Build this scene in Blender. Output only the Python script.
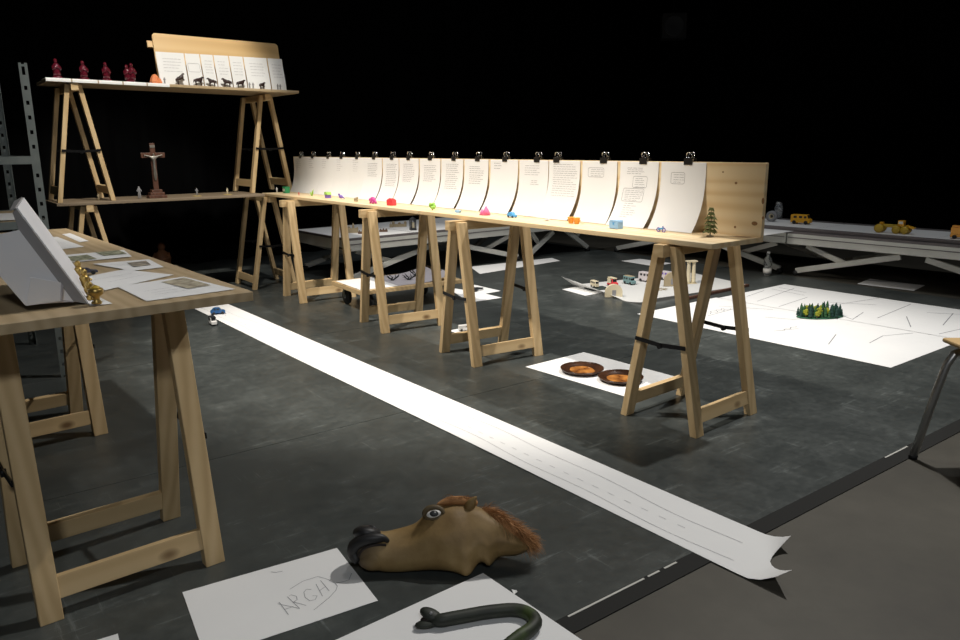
import bpy, bmesh, math, random
from mathutils import Vector, Matrix, noise
for o in list(bpy.data.objects): bpy.data.objects.remove(o)
SC = bpy.context.scene; COL = SC.collection
random.seed(7)
# ---------------------------------------------------------------- camera
F_PX, PITCH, ROLL, CAM_H = 767.4, .2241, -.0106, 1.107
_f = Vector((0, math.cos(PITCH), -math.sin(PITCH))); _u = Vector((0, math.sin(PITCH), math.cos(PITCH))); _r = Vector((1, 0, 0))
R_ = _r*math.cos(ROLL)+_u*math.sin(ROLL); U_ = -_r*math.sin(ROLL)+_u*math.cos(ROLL); F_ = _f
CAMP = Vector((0, 0, CAM_H))
cd = bpy.data.cameras.new('camera'); cam = bpy.data.objects.new('camera', cd); COL.objects.link(cam)
cd.sensor_width = 36; cd.lens = 36*F_PX/960; cd.clip_end = 60; cd.clip_start = .02
M = Matrix((R_, U_, -F_)).transposed().to_4x4(); M.translation = CAMP; cam.matrix_world = M
SC.camera = cam
# ---------------------------------------------------------------- world, lights, exposure
w = bpy.data.worlds.new('world'); SC.world = w; w.use_nodes = True
w.node_tree.nodes['Background'].inputs[0].default_value = (.8, .9, 1, 1)
w.node_tree.nodes['Background'].inputs[1].default_value = .0
def spot(name, loc, at, energy, deg, blend=.5, col=(1, 1, 1), rad=.08):
    l = bpy.data.lights.new(name, 'SPOT'); l.energy = energy; l.spot_size = math.radians(deg); l.spot_blend = blend
    l.color = col; l.shadow_soft_size = rad
    o = bpy.data.objects.new(name, l); COL.objects.link(o); o.location = loc
    o.rotation_euler = (Vector(at)-Vector(loc)).to_track_quat('-Z', 'Y').to_euler(); return o
def area(name, loc, at, energy, sx, sy, col=(1, 1, 1)):
    l = bpy.data.lights.new(name, 'AREA'); l.energy = energy; l.shape = 'RECTANGLE'; l.size = sx; l.size_y = sy; l.color = col
    o = bpy.data.objects.new(name, l); COL.objects.link(o); o.location = loc
    o.rotation_euler = (Vector(at)-Vector(loc)).to_track_quat('-Z', 'Y').to_euler(); return o
spot('right_back_spot', (2.2, 3.9, 4.6), (.55, 2.9, 0), 560, 100, .7, (1, .97, .92), .06)
spot('overhead_spot', (.65, 3.35, 5.3), (.5, 2.6, 0), 70, 80, .7, (1, .97, .92), .07)
spot('table_spot', (-2.15, 2.75, 5.0), (-.36, 4.43, .8), 1400, 49, .6, (1, .93, .83), .07)
spot('right_spot', (2.5, 4.9, 5.2), (2.0, 5.6, 0), 165, 84, .7, (.95, .98, 1))
spot('stage_spot', (-.6, 5.6, 5.2), (.2, 6.9, .3), 190, 60, .7, (.96, .98, 1))
spot('back_table_spot', (-.6, 3.4, 4.6), (-2.2, 5.6, 1.7), 760, 27, .5, (1, .95, .85))
spot('work_light', (.5, -1.7, 3.1), (-.3, 2.0, .3), 150, 90, .8, (.93, .97, 1), .18)
SC.view_settings.view_transform = 'Standard'; SC.view_settings.look = 'None'
SC.view_settings.exposure = 0; SC.view_settings.gamma = 1; SC.view_settings.use_curve_mapping = False
# ---------------------------------------------------------------- pixel -> place
def ray(x, y): return F_ + R_*((x-480)/F_PX) - U_*((y-320)/F_PX)
def at(x, y, z=0.):
    d = ray(x, y); return CAMP + d*((z-CAM_H)/d.z)
def onp(x, y, P, n):
    d = ray(x, y); return CAMP + d*(((Vector(P)-CAMP).dot(n))/d.dot(n))
GA = math.radians(-53.2)
E1 = Vector((math.cos(GA), math.sin(GA), 0)); E2 = Vector((-E1.y, E1.x, 0))
A1, A2 = GA, GA+math.pi/2
ZT = .754; HT = .734
# ---------------------------------------------------------------- materials
MAT = {}
def base(name, col, rough=.6, metal=0, spec=.5):
    m = bpy.data.materials.new(name); m.use_nodes = True; b = m.node_tree.nodes['Principled BSDF']
    b.inputs['Base Color'].default_value = (*col, 1); b.inputs['Roughness'].default_value = rough
    b.inputs['Metallic'].default_value = metal; b.inputs['Specular IOR Level'].default_value = spec
    MAT[name] = m; return m, m.node_tree, b
def ramp(nt, stops):
    r = nt.nodes.new('ShaderNodeValToRGB'); e = r.color_ramp.elements
    while len(e) < len(stops): e.new(.5)
    for q, (p, c) in zip(e, stops): q.position = p; q.color = (*c, 1)
    return r
def coords(nt, scale=(1, 1, 1), rot=(0, 0, 0), kind='Object'):
    t = nt.nodes.new('ShaderNodeTexCoord'); mp = nt.nodes.new('ShaderNodeMapping')
    mp.inputs['Scale'].default_value = scale; mp.inputs['Rotation'].default_value = rot
    nt.links.new(t.outputs[kind], mp.inputs[0]); return mp
def nse(nt, mp, sc, det=4, rough=.55):
    n = nt.nodes.new('ShaderNodeTexNoise'); n.inputs['Scale'].default_value = sc; n.inputs['Detail'].default_value = det
    n.inputs['Roughness'].default_value = rough; nt.links.new(mp.outputs[0], n.inputs['Vector']); return n
def bump(nt, b, src, s, d=.002):
    bp = nt.nodes.new('ShaderNodeBump'); bp.inputs['Strength'].default_value = s; bp.inputs['Distance'].default_value = d
    nt.links.new(src, bp.inputs['Height']); nt.links.new(bp.outputs[0], b.inputs['Normal'])
def mottle(name, c1, c2, sc=6, rough=.6, metal=0, scale=(1, 1, 1), bmp=0, det=4, spec=.5):
    m, nt, b = base(name, c1, rough, metal, spec); mp = coords(nt, scale); n = nse(nt, mp, sc, det)
    r = ramp(nt, [(.32, c1), (.68, c2)]); nt.links.new(n.outputs[0], r.inputs[0]); nt.links.new(r.outputs[0], b.inputs['Base Color'])
    if bmp: bump(nt, b, n.outputs[0], bmp)
    return m
def wood(name, c1, c2, c3, axis, sc=1., rough=.55, knots=True):
    """grain runs along the given local axis"""
    m, nt, b = base(name, c1, rough)
    s = [9*sc]*3; s['XYZ'.index(axis)] = .7*sc
    mp = coords(nt, s); n = nse(nt, mp, 2.2, 6, .6)
    wv = nt.nodes.new('ShaderNodeTexWave'); wv.wave_type = 'RINGS'; wv.rings_direction = axis
    wv.inputs['Scale'].default_value = 1.1; wv.inputs['Distortion'].default_value = 7; wv.inputs['Detail'].default_value = 2
    nt.links.new(mp.outputs[0], wv.inputs['Vector'])
    mx = nt.nodes.new('ShaderNodeMix'); mx.data_type = 'FLOAT'; mx.inputs[0].default_value = .45
    nt.links.new(n.outputs[0], mx.inputs[2]); nt.links.new(wv.outputs[1], mx.inputs[3])
    r = ramp(nt, [(.2, c1), (.5, c2), (.85, c3)]); nt.links.new(mx.outputs[0], r.inputs[0])
    out = r.outputs[0]
    if knots:
        s2 = [7*sc]*3; s2['XYZ'.index(axis)] = 4*sc
        mp2 = coords(nt, s2); v = nt.nodes.new('ShaderNodeTexVoronoi'); v.inputs['Scale'].default_value = .75
        nt.links.new(mp2.outputs[0], v.inputs['Vector'])
        k = ramp(nt, [(.05, (1, 1, 1)), (.11, (0, 0, 0))]); nt.links.new(v.outputs[0], k.inputs[0])
        x = nt.nodes.new('ShaderNodeMix'); x.data_type = 'RGBA'; nt.links.new(k.outputs[0], x.inputs[0])
        nt.links.new(out, x.inputs[6]); x.inputs[7].default_value = (c1[0]*.35, c1[1]*.28, c1[2]*.22, 1); out = x.outputs[2]
    nt.links.new(out, b.inputs['Base Color']); bump(nt, b, mx.outputs[0], .15); return m
PC = ((.52, .36, .18), (.60, .43, .225), (.66, .49, .27))
for ax in 'XYZ': wood('pine_'+ax, *PC, ax)
wood('pine_board', (.72, .52, .28), (.80, .62, .37), (.84, .68, .44), 'X', .6)
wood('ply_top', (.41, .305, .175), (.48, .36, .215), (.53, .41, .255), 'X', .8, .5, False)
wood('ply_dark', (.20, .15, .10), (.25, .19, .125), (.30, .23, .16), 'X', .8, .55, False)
wood('beech', (.62, .40, .17), (.68, .45, .20), (.72, .50, .24), 'X', .4, .45, False)
wood('red_wood', (.075, .030, .018), (.105, .042, .025), (.14, .06, .035), 'Z', 2, .45, False)
mottle('paper', (.80, .80, .80), (.84, .84, .835), 3, .75, spec=.25)
m = mottle('paper_thin', (.80, .80, .79), (.84, .84, .82), 3, .75, spec=.2); nt = m.node_tree
tr = nt.nodes.new('ShaderNodeBsdfTranslucent'); tr.inputs[0].default_value = (.85, .83, .80, 1); mxs = nt.nodes.new('ShaderNodeMixShader'); mxs.inputs[0].default_value = .25
nt.links.new(nt.nodes['Principled BSDF'].outputs[0], mxs.inputs[1]); nt.links.new(tr.outputs[0], mxs.inputs[2]); nt.links.new(mxs.outputs[0], nt.nodes['Material Output'].inputs[0])
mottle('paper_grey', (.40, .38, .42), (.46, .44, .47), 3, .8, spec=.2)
mottle('card_shade', (.27, .26, .26), (.31, .30, .30), 3, .8, spec=.2)  # white card of the folded display with its shade painted in as grey
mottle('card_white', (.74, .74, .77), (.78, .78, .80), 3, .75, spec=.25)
base('pencil', (.28, .28, .30), .8); mottle('knot', (.22, .10, .035), (.34, .18, .07), 300, .6); base('pencil_dark', (.22, .22, .24), .8); base('ink_dark', (.06, .06, .08), .7); base('pencil_faint', (.45, .44, .46), .8)
base('black_metal', (.012, .012, .013), .35, .6); base('chrome', (.75, .75, .74), .18, 1); base('steel_leg', (.42, .42, .41), .38, .8)
base('clip_black', (.02, .018, .016), .3); base('rubber', (.015, .015, .016), .7)
mottle('rack_metal', (.16, .185, .18), (.21, .235, .225), 14, .5, .35, bmp=.05)
mottle('stage_alu', (.60, .60, .56), (.68, .68, .63), 5, .5, .15)
mottle('stage_edge', (.13, .115, .12), (.17, .15, .15), 5, .6)
base('gaffer', (.022, .022, .021), .8, 0, .2); base('tape_white', (.55, .54, .5), .7)
# vinyl dance floor: dark grey green, scuffed
m, nt, b = base('vinyl', (.04, .045, .044), .38)
mp = coords(nt); n1 = nse(nt, mp, .9, 4, .6); n2 = nse(nt, mp, 26, 7, .75); n4 = nse(nt, mp, 4.5, 6, .7)
def mth(op, a, b_):
    q = nt.nodes.new('ShaderNodeMath'); q.operation = op
    for k, v in enumerate((a, b_)):
        if isinstance(v, (int, float)): q.inputs[k].default_value = v
        else: nt.links.new(v, q.inputs[k])
    return q.outputs[0]
tot = mth('ADD', mth('MULTIPLY', n1.outputs[0], .30), mth('ADD', mth('MULTIPLY', n2.outputs[0], .35), mth('MULTIPLY', n4.outputs[0], .35)))
r = ramp(nt, [(.36, (.033, .038, .038)), (.50, (.053, .060, .058)), (.64, (.084, .093, .089))]); nt.links.new(tot, r.inputs[0])
out = r.outputs[0]
for sc3, rz3, lo, hi in (((2.2, 40, 1), .5, .61, .72), ((50, 1.8, 1), .9, .62, .73), ((3, 30, 1), -.6, .62, .73)):
    mp3 = coords(nt, sc3, (0, 0, rz3)); n3 = nse(nt, mp3, 1.0, 6, .8)
    mk = mth('MULTIPLY', n3.outputs[0], mth('ADD', .55, mth('MULTIPLY', n4.outputs[0], .9)))
    sc_ = ramp(nt, [(lo, (0, 0, 0)), (hi, (1, 1, 1))]); nt.links.new(mk, sc_.inputs[0])
    x = nt.nodes.new('ShaderNodeMix'); x.data_type = 'RGBA'; nt.links.new(sc_.outputs[0], x.inputs[0]); nt.links.new(out, x.inputs[6])
    x.inputs[7].default_value = (.14, .155, .15, 1); out = x.outputs[2]
nt.links.new(out, b.inputs['Base Color'])
rr = nt.nodes.new('ShaderNodeMapRange'); rr.inputs[1].default_value = .35; rr.inputs[2].default_value = .65; rr.inputs[3].default_value = .26; rr.inputs[4].default_value = .48
nt.links.new(tot, rr.inputs[0]); nt.links.new(rr.outputs[0], b.inputs['Roughness'])
m, nt, b = base('concrete', (.06, .052, .042), .6)
mp = coords(nt); n1 = nse(nt, mp, 2.2, 6, .65); r = ramp(nt, [(.3, (.046, .041, .032)), (.5, (.062, .056, .043)), (.7, (.082, .074, .058))])
nt.links.new(n1.outputs[0], r.inputs[0]); nt.links.new(r.outputs[0], b.inputs['Base Color'])
mottle('drape', (.0016, .0016, .0018), (.0028, .0028, .003), 2, .95, spec=.04)
base('ceiling_black', (.004, .004, .004), .9, 0, .1)
# toys and figures
for nm, c, ro in [('green', (.03, .32, .12), .5), ('lime', (.30, .55, .08), .5), ('red', (.70, .05, .06), .45), ('magenta', (.55, .06, .28), .5),
                  ('pink', (.85, .16, .36), .5), ('blue', (.08, .36, .75), .5), ('light_blue', (.30, .52, .78), .5), ('orange', (.85, .38, .06), .5),
                  ('purple', (.20, .12, .45), .5), ('yellow', (.80, .40, .02), .4), ('yellow_dark', (.50, .33, .03), .45), ('cream', (.68, .60, .42), .6),
                  ('teal', (.16, .28, .29), .5), ('car_blue', (.01, .09, .26), .3), ('white_toy', (.72, .71, .69), .5), ('pink_white', (.60, .55, .57), .55),
                  ('dark_toy', (.02, .022, .025), .5), ('brown_toy', (.14, .08, .05), .6), ('sand', (.38, .31, .20), .8), ('grey_toy', (.25, .25, .26), .5),
                  ('amber', (.75, .25, .10), .5), ('navy', (.03, .035, .07), .5), ('gold_base', (.50, .38, .16), .4), ('tree_dark', (.007, .040, .030), .8),
                  ('tree_green', (.018, .085, .025), .8), ('tree_yellow', (.26, .27, .015), .8), ('mat_green', (.03, .13, .07), .8), ('statue_brown', (.30, .13, .06), .6),
                  ('figure_dark', (.035, .018, .016), .4), ('silver', (.30, .28, .25), .5), ('mat_dark', (.03, .045, .04), .8), ('fir', (.15, .165, .05), .75)]:
    base(nm, c, ro, .9 if nm == 'silver' else 0)
m, nt, b = base('gold', (.45, .31, .10), .38, .9)
m, nt, b = base('red_glass', (.14, .012, .025), .12); b.inputs['Transmission Weight'].default_value = .35
m, nt, b = base('clear_glass', (.9, .93, .95), .05); b.inputs['Transmission Weight'].default_value = .9
mottle('plate_wood', (.025, .012, .008), (.075, .032, .016), 8, .25)
mottle('plate_food', (.09, .022, .008), (.60, .25, .06), 18, .22)
mottle('picture_a', (.07, .09, .04), (.50, .49, .36), 42, .8); mottle('picture_b', (.05, .04, .035), (.48, .43, .34), 46, .8)
mottle('picture_c', (.18, .15, .11), (.60, .54, .40), 36, .8)
mottle('hair', (.27, .115, .036), (.52, .26, .10), 20, .75)
m, nt, b = base('snake', (.02, .025, .015), .58)
mp = coords(nt); n1 = nse(nt, mp, 11, 3, .5); r = ramp(nt, [(.40, (.014, .018, .012)), (.60, (.024, .029, .018)), (.72, (.045, .07, .018))]); nt.links.new(n1.outputs[0], r.inputs[0]); nt.links.new(r.outputs[0], b.inputs['Base Color'])
mottle('lip_black', (.008, .008, .009), (.022, .021, .022), 12, .5)
base('mouth_dark', (.02, .012, .01), .7)
# horse skin: tan latex, dusty dark muzzle, ochre jaw (colours of the mask itself, local x = nose to neck)
m, nt, b = base('horse_skin', (.22, .14, .06), .62)
mp = coords(nt); n1 = nse(nt, mp, 9, 5, .6)
r = ramp(nt, [(.3, (.165, .098, .032)), (.5, (.245, .155, .056)), (.7, (.31, .21, .085))]); nt.links.new(n1.outputs[0], r.inputs[0])
sx = nt.nodes.new('ShaderNodeSeparateXYZ'); tc = nt.nodes.new('ShaderNodeTexCoord'); nt.links.new(tc.outputs['Object'], sx.inputs[0])
an = nt.nodes.new('ShaderNodeMath'); an.operation = 'MULTIPLY_ADD'; an.inputs[1].default_value = .06; nt.links.new(n1.outputs[0], an.inputs[0]); nt.links.new(sx.outputs[0], an.inputs[2])
k = ramp(nt, [(.055, (1, 1, 1)), (.125, (0, 0, 0))]); nt.links.new(an.outputs[0], k.inputs[0])
x = nt.nodes.new('ShaderNodeMix'); x.data_type = 'RGBA'; nt.links.new(k.outputs[0], x.inputs[0]); nt.links.new(r.outputs[0], x.inputs[6]); x.inputs[7].default_value = (.035, .026, .018, 1)
nt.links.new(x.outputs[2], b.inputs['Base Color']); bump(nt, b, n1.outputs[0], .5, .006)
mottle('horse_brow', (.075, .052, .022), (.13, .088, .038), 14, .6)
# ---------------------------------------------------------------- mesh builder
class MB:
    def __init__(s): s.v = []; s.f = []
    def add(s, v, f):
        k = len(s.v); s.v += [Vector(p) for p in v]; s.f += [tuple(i+k for i in q) for q in f]; return s
    def box(s, cx, cy, cz, sx, sy, sz, rot=None):
        v = [Vector((x*sx/2, y*sy/2, z*sz/2)) for z in (-1, 1) for y in (-1, 1) for x in (-1, 1)]
        if rot is not None: v = [rot @ p for p in v]
        v = [p+Vector((cx, cy, cz)) for p in v]
        return s.add(v, [(0, 2, 3, 1), (4, 5, 7, 6), (0, 1, 5, 4), (2, 6, 7, 3), (0, 4, 6, 2), (1, 3, 7, 5)])
    def bar(s, p, q, w, t, side=(1, 0, 0), p_cut=None, q_cut=None):
        """bar from p to q; w wide along 'side', t thick the other way; p_cut/q_cut = z planes at which the ends are cut level"""
        p = Vector(p); q = Vector(q); d = (q-p).normalized(); a = Vector(side); a = (a-d*a.dot(d)).normalized(); c = d.cross(a)
        v = []
        for e, cut in ((p, p_cut), (q, q_cut)):
            for i, j in ((-1, -1), (1, -1), (1, 1), (-1, 1)):
                x = e+a*(w/2*i)+c*(t/2*j)
                if cut is not None: x = x+d*((cut-x.z)/d.z)
                v.append(x)
        return s.add(v, [(0, 3, 2, 1), (4, 5, 6, 7), (0, 1, 5, 4), (1, 2, 6, 5), (2, 3, 7, 6), (3, 0, 4, 7)])
    def tube(s, pts, r, n=8, closed=False):
        pts = [Vector(p) for p in pts]; rs = r if isinstance(r, (list, tuple)) else [r]*len(pts)
        m = len(pts); up = Vector((0, 0, 1)); rings = []; prev = None
        for i in range(m):
            if closed: d = pts[(i+1) % m]-pts[i-1]
            else: d = pts[min(i+1, m-1)]-pts[max(i-1, 0)]
            d.normalize()
            a = prev if prev is not None else (up if abs(d.z) < .9 else Vector((1, 0, 0)))
            a = (a-d*a.dot(d)).normalized(); prev = a; c = d.cross(a)
            rings.append([pts[i]+(a*math.cos(2*math.pi*k/n)+c*math.sin(2*math.pi*k/n))*rs[i] for k in range(n)])
        v = [p for q in rings for p in q]; f = []
        for i in range(m if closed else m-1):
            j = (i+1) % m
            for k in range(n): f.append((i*n+k, i*n+(k+1) % n, j*n+(k+1) % n, j*n+k))
        if not closed: f += [tuple(range(n-1, -1, -1)), tuple((m-1)*n+k for k in range(n))]
        return s.add(v, f)
    def lathe(s, prof, n=16, c=(0, 0, 0), axis=None):
        v = []; f = []; m = len(prof); c = Vector(c)
        for r, z in prof:
            for k in range(n):
                p = Vector((r*math.cos(2*math.pi*k/n), r*math.sin(2*math.pi*k/n), z))
                if axis is not None: p = axis @ p
                v.append(p+c)
        for i in range(m-1):
            for k in range(n): f.append((i*n+k, i*n+(k+1) % n, (i+1)*n+(k+1) % n, (i+1)*n+k))
        f += [tuple(range(n-1, -1, -1)), tuple((m-1)*n+k for k in range(n))]
        return s.add(v, f)
    def prism(s, poly, a, b, M=None):
        """2-d polygon (x,z) extruded along y from a to b"""
        n = len(poly); v = [Vector((x, a, z)) for x, z in poly]+[Vector((x, b, z)) for x, z in poly]
        if M is not None: v = [M @ p for p in v]
        return s.add(v, [tuple(range(n)), tuple(range(2*n-1, n-1, -1))]+[(i, i+n, (i+1) % n+n, (i+1) % n) for i in range(n)])
    def ell(s, c, r, n=12, m=8, rot=None):
        v = []; c = Vector(c)
        for i in range(1, m):
            t = math.pi*i/m
            for k in range(n):
                a = 2*math.pi*k/n; p = Vector((r[0]*math.sin(t)*math.cos(a), r[1]*math.sin(t)*math.sin(a), r[2]*math.cos(t)))
                v.append((rot @ p if rot is not None else p)+c)
        for z in (r[2], -r[2]):
            p = Vector((0, 0, z)); v.append((rot @ p if rot is not None else p)+c)
        f = []; T = (m-1)*n
        for i in range(m-2):
            for k in range(n): f.append((i*n+k, (i+1)*n+k, (i+1)*n+(k+1) % n, i*n+(k+1) % n))
        for k in range(n): f.append((T, k, (k+1) % n)); f.append((T+1, (m-2)*n+(k+1) % n, (m-2)*n+k))
        return s.add(v, f)
    def quad(s, pts): return s.add(pts, [tuple(range(len(pts)))])
    def build(s, name, mat, parent=None, smooth=False, bevel=0, fix=True):
        me = bpy.data.meshes.new(name); me.from_pydata([tuple(p) for p in s.v], [], s.f); me.materials.append(MAT[mat]); me.update()
        if fix:
            bm = bmesh.new(); bm.from_mesh(me); bmesh.ops.recalc_face_normals(bm, faces=bm.faces); bm.to_mesh(me); bm.free()
        if smooth: me.polygons.foreach_set('use_smooth', [True]*len(me.polygons))
        o = bpy.data.objects.new(name, me); COL.objects.link(o)
        if parent is not None: o.parent = parent
        if bevel:
            b = o.modifiers.new('bevel', 'BEVEL'); b.width = bevel; b.segments = 2; b.limit_method = 'ANGLE'
        return o
def tag(o, label, cat, group=None):
    o['label'] = label; o['category'] = cat
    if group: o['group'] = group
    return o
def struct(o): o['kind'] = 'structure'; return o
def thing(name, label, cat, loc=(0, 0, 0), rz=0, group=None, rot=None):
    o = bpy.data.objects.new(name, None); o.empty_display_size = .05; COL.objects.link(o); o.location = loc; o.rotation_euler = rot or (0, 0, rz)
    return tag(o, label, cat, group)
def dup(root, loc, rz, label=None, group=None, scale=None):
    c = root.copy(); COL.objects.link(c); c.location = loc; c.rotation_euler = (0, 0, rz)
    if scale: c.scale = (scale,)*3
    if label: c['label'] = label
    if group: c['group'] = group
    for ch in root.children:
        d = ch.copy(); COL.objects.link(d); d.parent = c
        for g in ch.children:
            e = g.copy(); COL.objects.link(e); e.parent = d
    return c
def skin(name, mat, verts, edges, radii, parent=None, sub=2):
    me = bpy.data.meshes.new(name); me.from_pydata([tuple(v) for v in verts], edges, []); me.materials.append(MAT[mat])
    o = bpy.data.objects.new(name, me); COL.objects.link(o); o.parent = parent
    sk = o.modifiers.new('skin', 'SKIN'); sk.use_smooth_shade = True
    for i, r in enumerate(radii):
        d = me.skin_vertices[0].data[i]; d.radius = (r, r) if not isinstance(r, tuple) else r; d.use_root = (i == 0)
    sb = o.modifiers.new('sub', 'SUBSURF'); sb.levels = sub; sb.render_levels = sub
    return o
def smooth(pts, n=4):
    out = []
    for i in range(len(pts)-1):
        p0, p1, p2, p3 = pts[max(i-1, 0)], pts[i], pts[i+1], pts[min(i+2, len(pts)-1)]
        for k in range(n):
            s = k/n; out.append(.5*((2*p1)+(p2-p0)*s+(2*p0-5*p1+4*p2-p3)*s*s+(3*p1-p0-3*p2+p3)*s**3))
    return out+[pts[-1]]
# ---------------------------------------------------------------- the setting
def local_frame(o, a):
    return Matrix.Translation(o) @ Matrix.Rotation(a, 4, 'Z')
fl = MB().box(0, 3, -.053, 16, 18, .1).build('floor', 'concrete'); struct(fl)
edge = at(570, 618); edge = Vector((.208, 1.634, 0))
vin = bpy.data.objects.new('floor_vinyl', None); COL.objects.link(vin); vin.location = (edge.x, edge.y, 0); vin.rotation_euler = (0, 0, A2); struct(vin)
for i in range(5):   # 1.5 m wide vinyl sheets, local x along the edge, local y away from the edge
    MB().box(0, .75+1.5*i+.0, -.0015, 9.6, 1.497, .003).build('vinyl_sheet', 'vinyl', vin)
MB().box(0, -.018, -.0012, 9.6, .06, .0032).build('gaffer_tape', 'gaffer', vin)
t = MB()
for a, b_ in ((.0, .27), (.285, .33), (.35, .40), (1.55, 1.72)):
    t.box((a+b_)/2, .006, .0008, b_-a, .006, .0008)
t.build('tape_residue', 'tape_white', vin)
def drape(name, p, q, h=5.6, seed=0):
    p = Vector(p); q = Vector(q); d = (q-p); L = d.length; d.normalize(); nrm = Vector((-d.y, d.x, 0)); n = int(L/.045); rnd = random.Random(seed)
    v = []; f = []; ph = 0
    for i in range(n+1):
        s_ = L*i/n; ph += .55+.3*rnd.random()
        off = .045*math.sin(ph)+.02*math.sin(ph*2.3)
        for z, k in ((-.003, 1.), (h*.5, .9), (h, .6)):
            x = p+d*s_+nrm*off*k; v.append((x.x, x.y, z))
    for i in range(n):
        for j in (0, 1): f.append((i*3+j, i*3+3+j, i*3+4+j, i*3+1+j))
    o = MB().add(v, f).build(name, 'drape', None, True, 0, False); return struct(o)
MC = Vector((-1.07, 6.22, 0)); MA = math.radians(38.8); MD = Vector((math.cos(MA), math.sin(MA), 0)); MN = Vector((-MD.y, MD.x, 0))
RC = Vector((1.33, 8.02, 0)); RA = math.radians(-51.1); RD = Vector((math.cos(RA), math.sin(RA), 0)); RN = Vector((-RD.y, RD.x, 0))
cbl = MC+MN*2.1-MD*5.2; cbc = MC+MN*2.1+MD*5.6; cbr = cbc+RD*9.5
drape('wall_back', cbl, cbc, 5.6, 1); drape('wall_right', cbc, cbr, 5.6, 2)
drape('wall_left', cbl-RD*-9.8, cbl, 5.6, 3); drape('wall_front', cbr, cbl+RD*9.8, 5.6, 4)
ce = MB().box(0, 3, 5.65, 20, 22, .1).build('ceiling', 'ceiling_black'); struct(ce)
# ---------------------------------------------------------------- trestles and tables
def trestle(label, cx, cy, ang, S, z0=0., W=.385, h=HT, group='pine folding trestles', lw=.052):
    t = thing('trestle', label, 'trestle', (cx, cy, z0), ang, group)
    bl = W/2+.063
    MB().box(0, 0, h-.024, 2*bl, .046, .048).build('beam', 'pine_X', t, False, .002)
    lo = {}
    for e in (-1, 1):
        for s in (-1, 1):
            top = Vector((e*W/2, s*.036, h-.012)); foot = Vector((e*W/2, s*S/2, 0)); lo[e, s] = (foot, top)
            MB().bar(foot, top, lw, .030, (1, 0, 0), 0, h-.008).build('leg', 'pine_Z', t, False, .002)
    for s in (-1, 1):
        k = .074/(h-.012); p = lo[-1, s][0].lerp(lo[-1, s][1], k); q = lo[1, s][0].lerp(lo[1, s][1], k)
        d = (lo[1, s][1]-lo[1, s][0]).normalized()
        MB().bar(p, q, .056, .022, d).build('stretcher', 'pine_X', t, False, .0015)
    for e in (-1, 1):
        k = .345/(h-.012); p = lo[e, -1][0].lerp(lo[e, -1][1], k); q = lo[e, 1][0].lerp(lo[e, 1][1], k)
        off = Vector((e*.030, 0, 0)); mid = (p+q)/2+Vector((0, 0, -.008))
        b = MB().bar(p+off+Vector((0, -.012, 0)), mid+off, .016, .004, (0, 0, 1)).bar(mid+off, q+off+Vector((0, .012, 0)), .016, .004, (0, 0, 1))
        b.tube([mid+off-Vector((.006*e, 0, .004)), mid+off+Vector((.006*e, 0, -.004))], .011, 10)
        b.build('brace', 'black_metal', t)
    return t
def board(name, label, cat, c0, ang, L, D, z0, th, mat, group=None, tilt=0.):
    """board with its near-left corner c0, length L along ang, depth D to the left of that"""
    o = MB().box(L/2, D/2, th/2, L, D, th).build(name, mat, None, False, .0015)
    o.location = (c0.x, c0.y, z0); o.rotation_euler = (0, tilt, ang); return tag(o, label, cat, group)
# long display table: front edge FL -> FR
FL = Vector((-1.72, 6.168, 0)); TA = math.radians(-53.42); TD = Vector((math.cos(TA), math.sin(TA), 0)); TN = Vector((-TD.y, TD.x, 0))
def lt(s, off, z=ZT): p = FL+TD*s+TN*off; return Vector((p.x, p.y, z))
GT = 'pine folding trestles'
trestle('pine trestle at the far end of the long display table', -1.216, 5.72, .583, .347)
trestle('pine trestle straddling the wheeled dolly under the long display table', -.495, 4.778, .519, .35)
trestle('pine trestle with a small white toy truck at its foot under the long table', .056, 4.03, .554, .342)
trestle('pine trestle at the near right end of the long display table, beside the two plates', .871, 3.047, .702, .341)
GB = 'boards of the long display table'
board('table_board', 'far half of the long pale pine table top under the handwritten sheets', 'table top', lt(0, 0), TA, 2.318, .315, HT+.0005, .0195, 'pine_board', GB)
board('table_board', 'near half of the long pale pine table top, ending beside the toy fir', 'table top', lt(2.322, 0), TA, 1.958, .315, HT+.0005, .0195, 'pine_board', GB)
BT = 1.031
board('back_board', 'upright pine board behind the far half of the handwritten sheets', 'board', lt(-.02, .291), TA, 2.33, .018, ZT+.0005, BT-ZT, 'pine_board', 'upright boards of the long table')
board('back_board', 'upright pine board with bare knotty right end behind the toy fir', 'board', lt(2.315, .291), TA, 1.970, .018, ZT+.0005, BT-ZT, 'pine_board', 'upright boards of the long table')
kb = [o for o in bpy.data.objects if o.name.startswith('back_board')][-1]
for x, y, rx, rz in ((736, 183, .006, .005), (763, 201, .006, .012), (754.5, 223.5, .013, .008), (735, 227, .005, .005), (763, 218, .005, .007), (723, 172, .004, .003)):
    p = kb.matrix_basis.inverted() @ onp(x, y, lt(0, .291), TN)
    MB().lathe([(1, 0), (.8, .0006), (.01, .0007)], 14, (0, 0, 0), Matrix.Rotation(math.pi/2, 3, 'X')).build('knot', 'knot', kb)
    o = kb.children[-1]; o.location = (p.x, -.0001, p.z); o.scale = (rx, 1, rz)
# left table
LC = Vector((-.564, 1.878, 0)); LA = math.radians(129.0); LD = Vector((math.cos(LA), math.sin(LA), 0)); LN = Vector((-LD.y, LD.x, 0))
trestle('big pine trestle at the near end of the left table', -1.0, 1.907, .70, .345, 0, .40)
trestle('pine trestle under the far end of the left table', -1.784, 2.885, .72, .352, 0, .40)
board('table_board', 'beige plywood table top in the left foreground strewn with sheets', 'table top', LC, LA, 2.08, .66, HT+.0005, .0235, 'ply_top')
ZL = HT+.024
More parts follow.
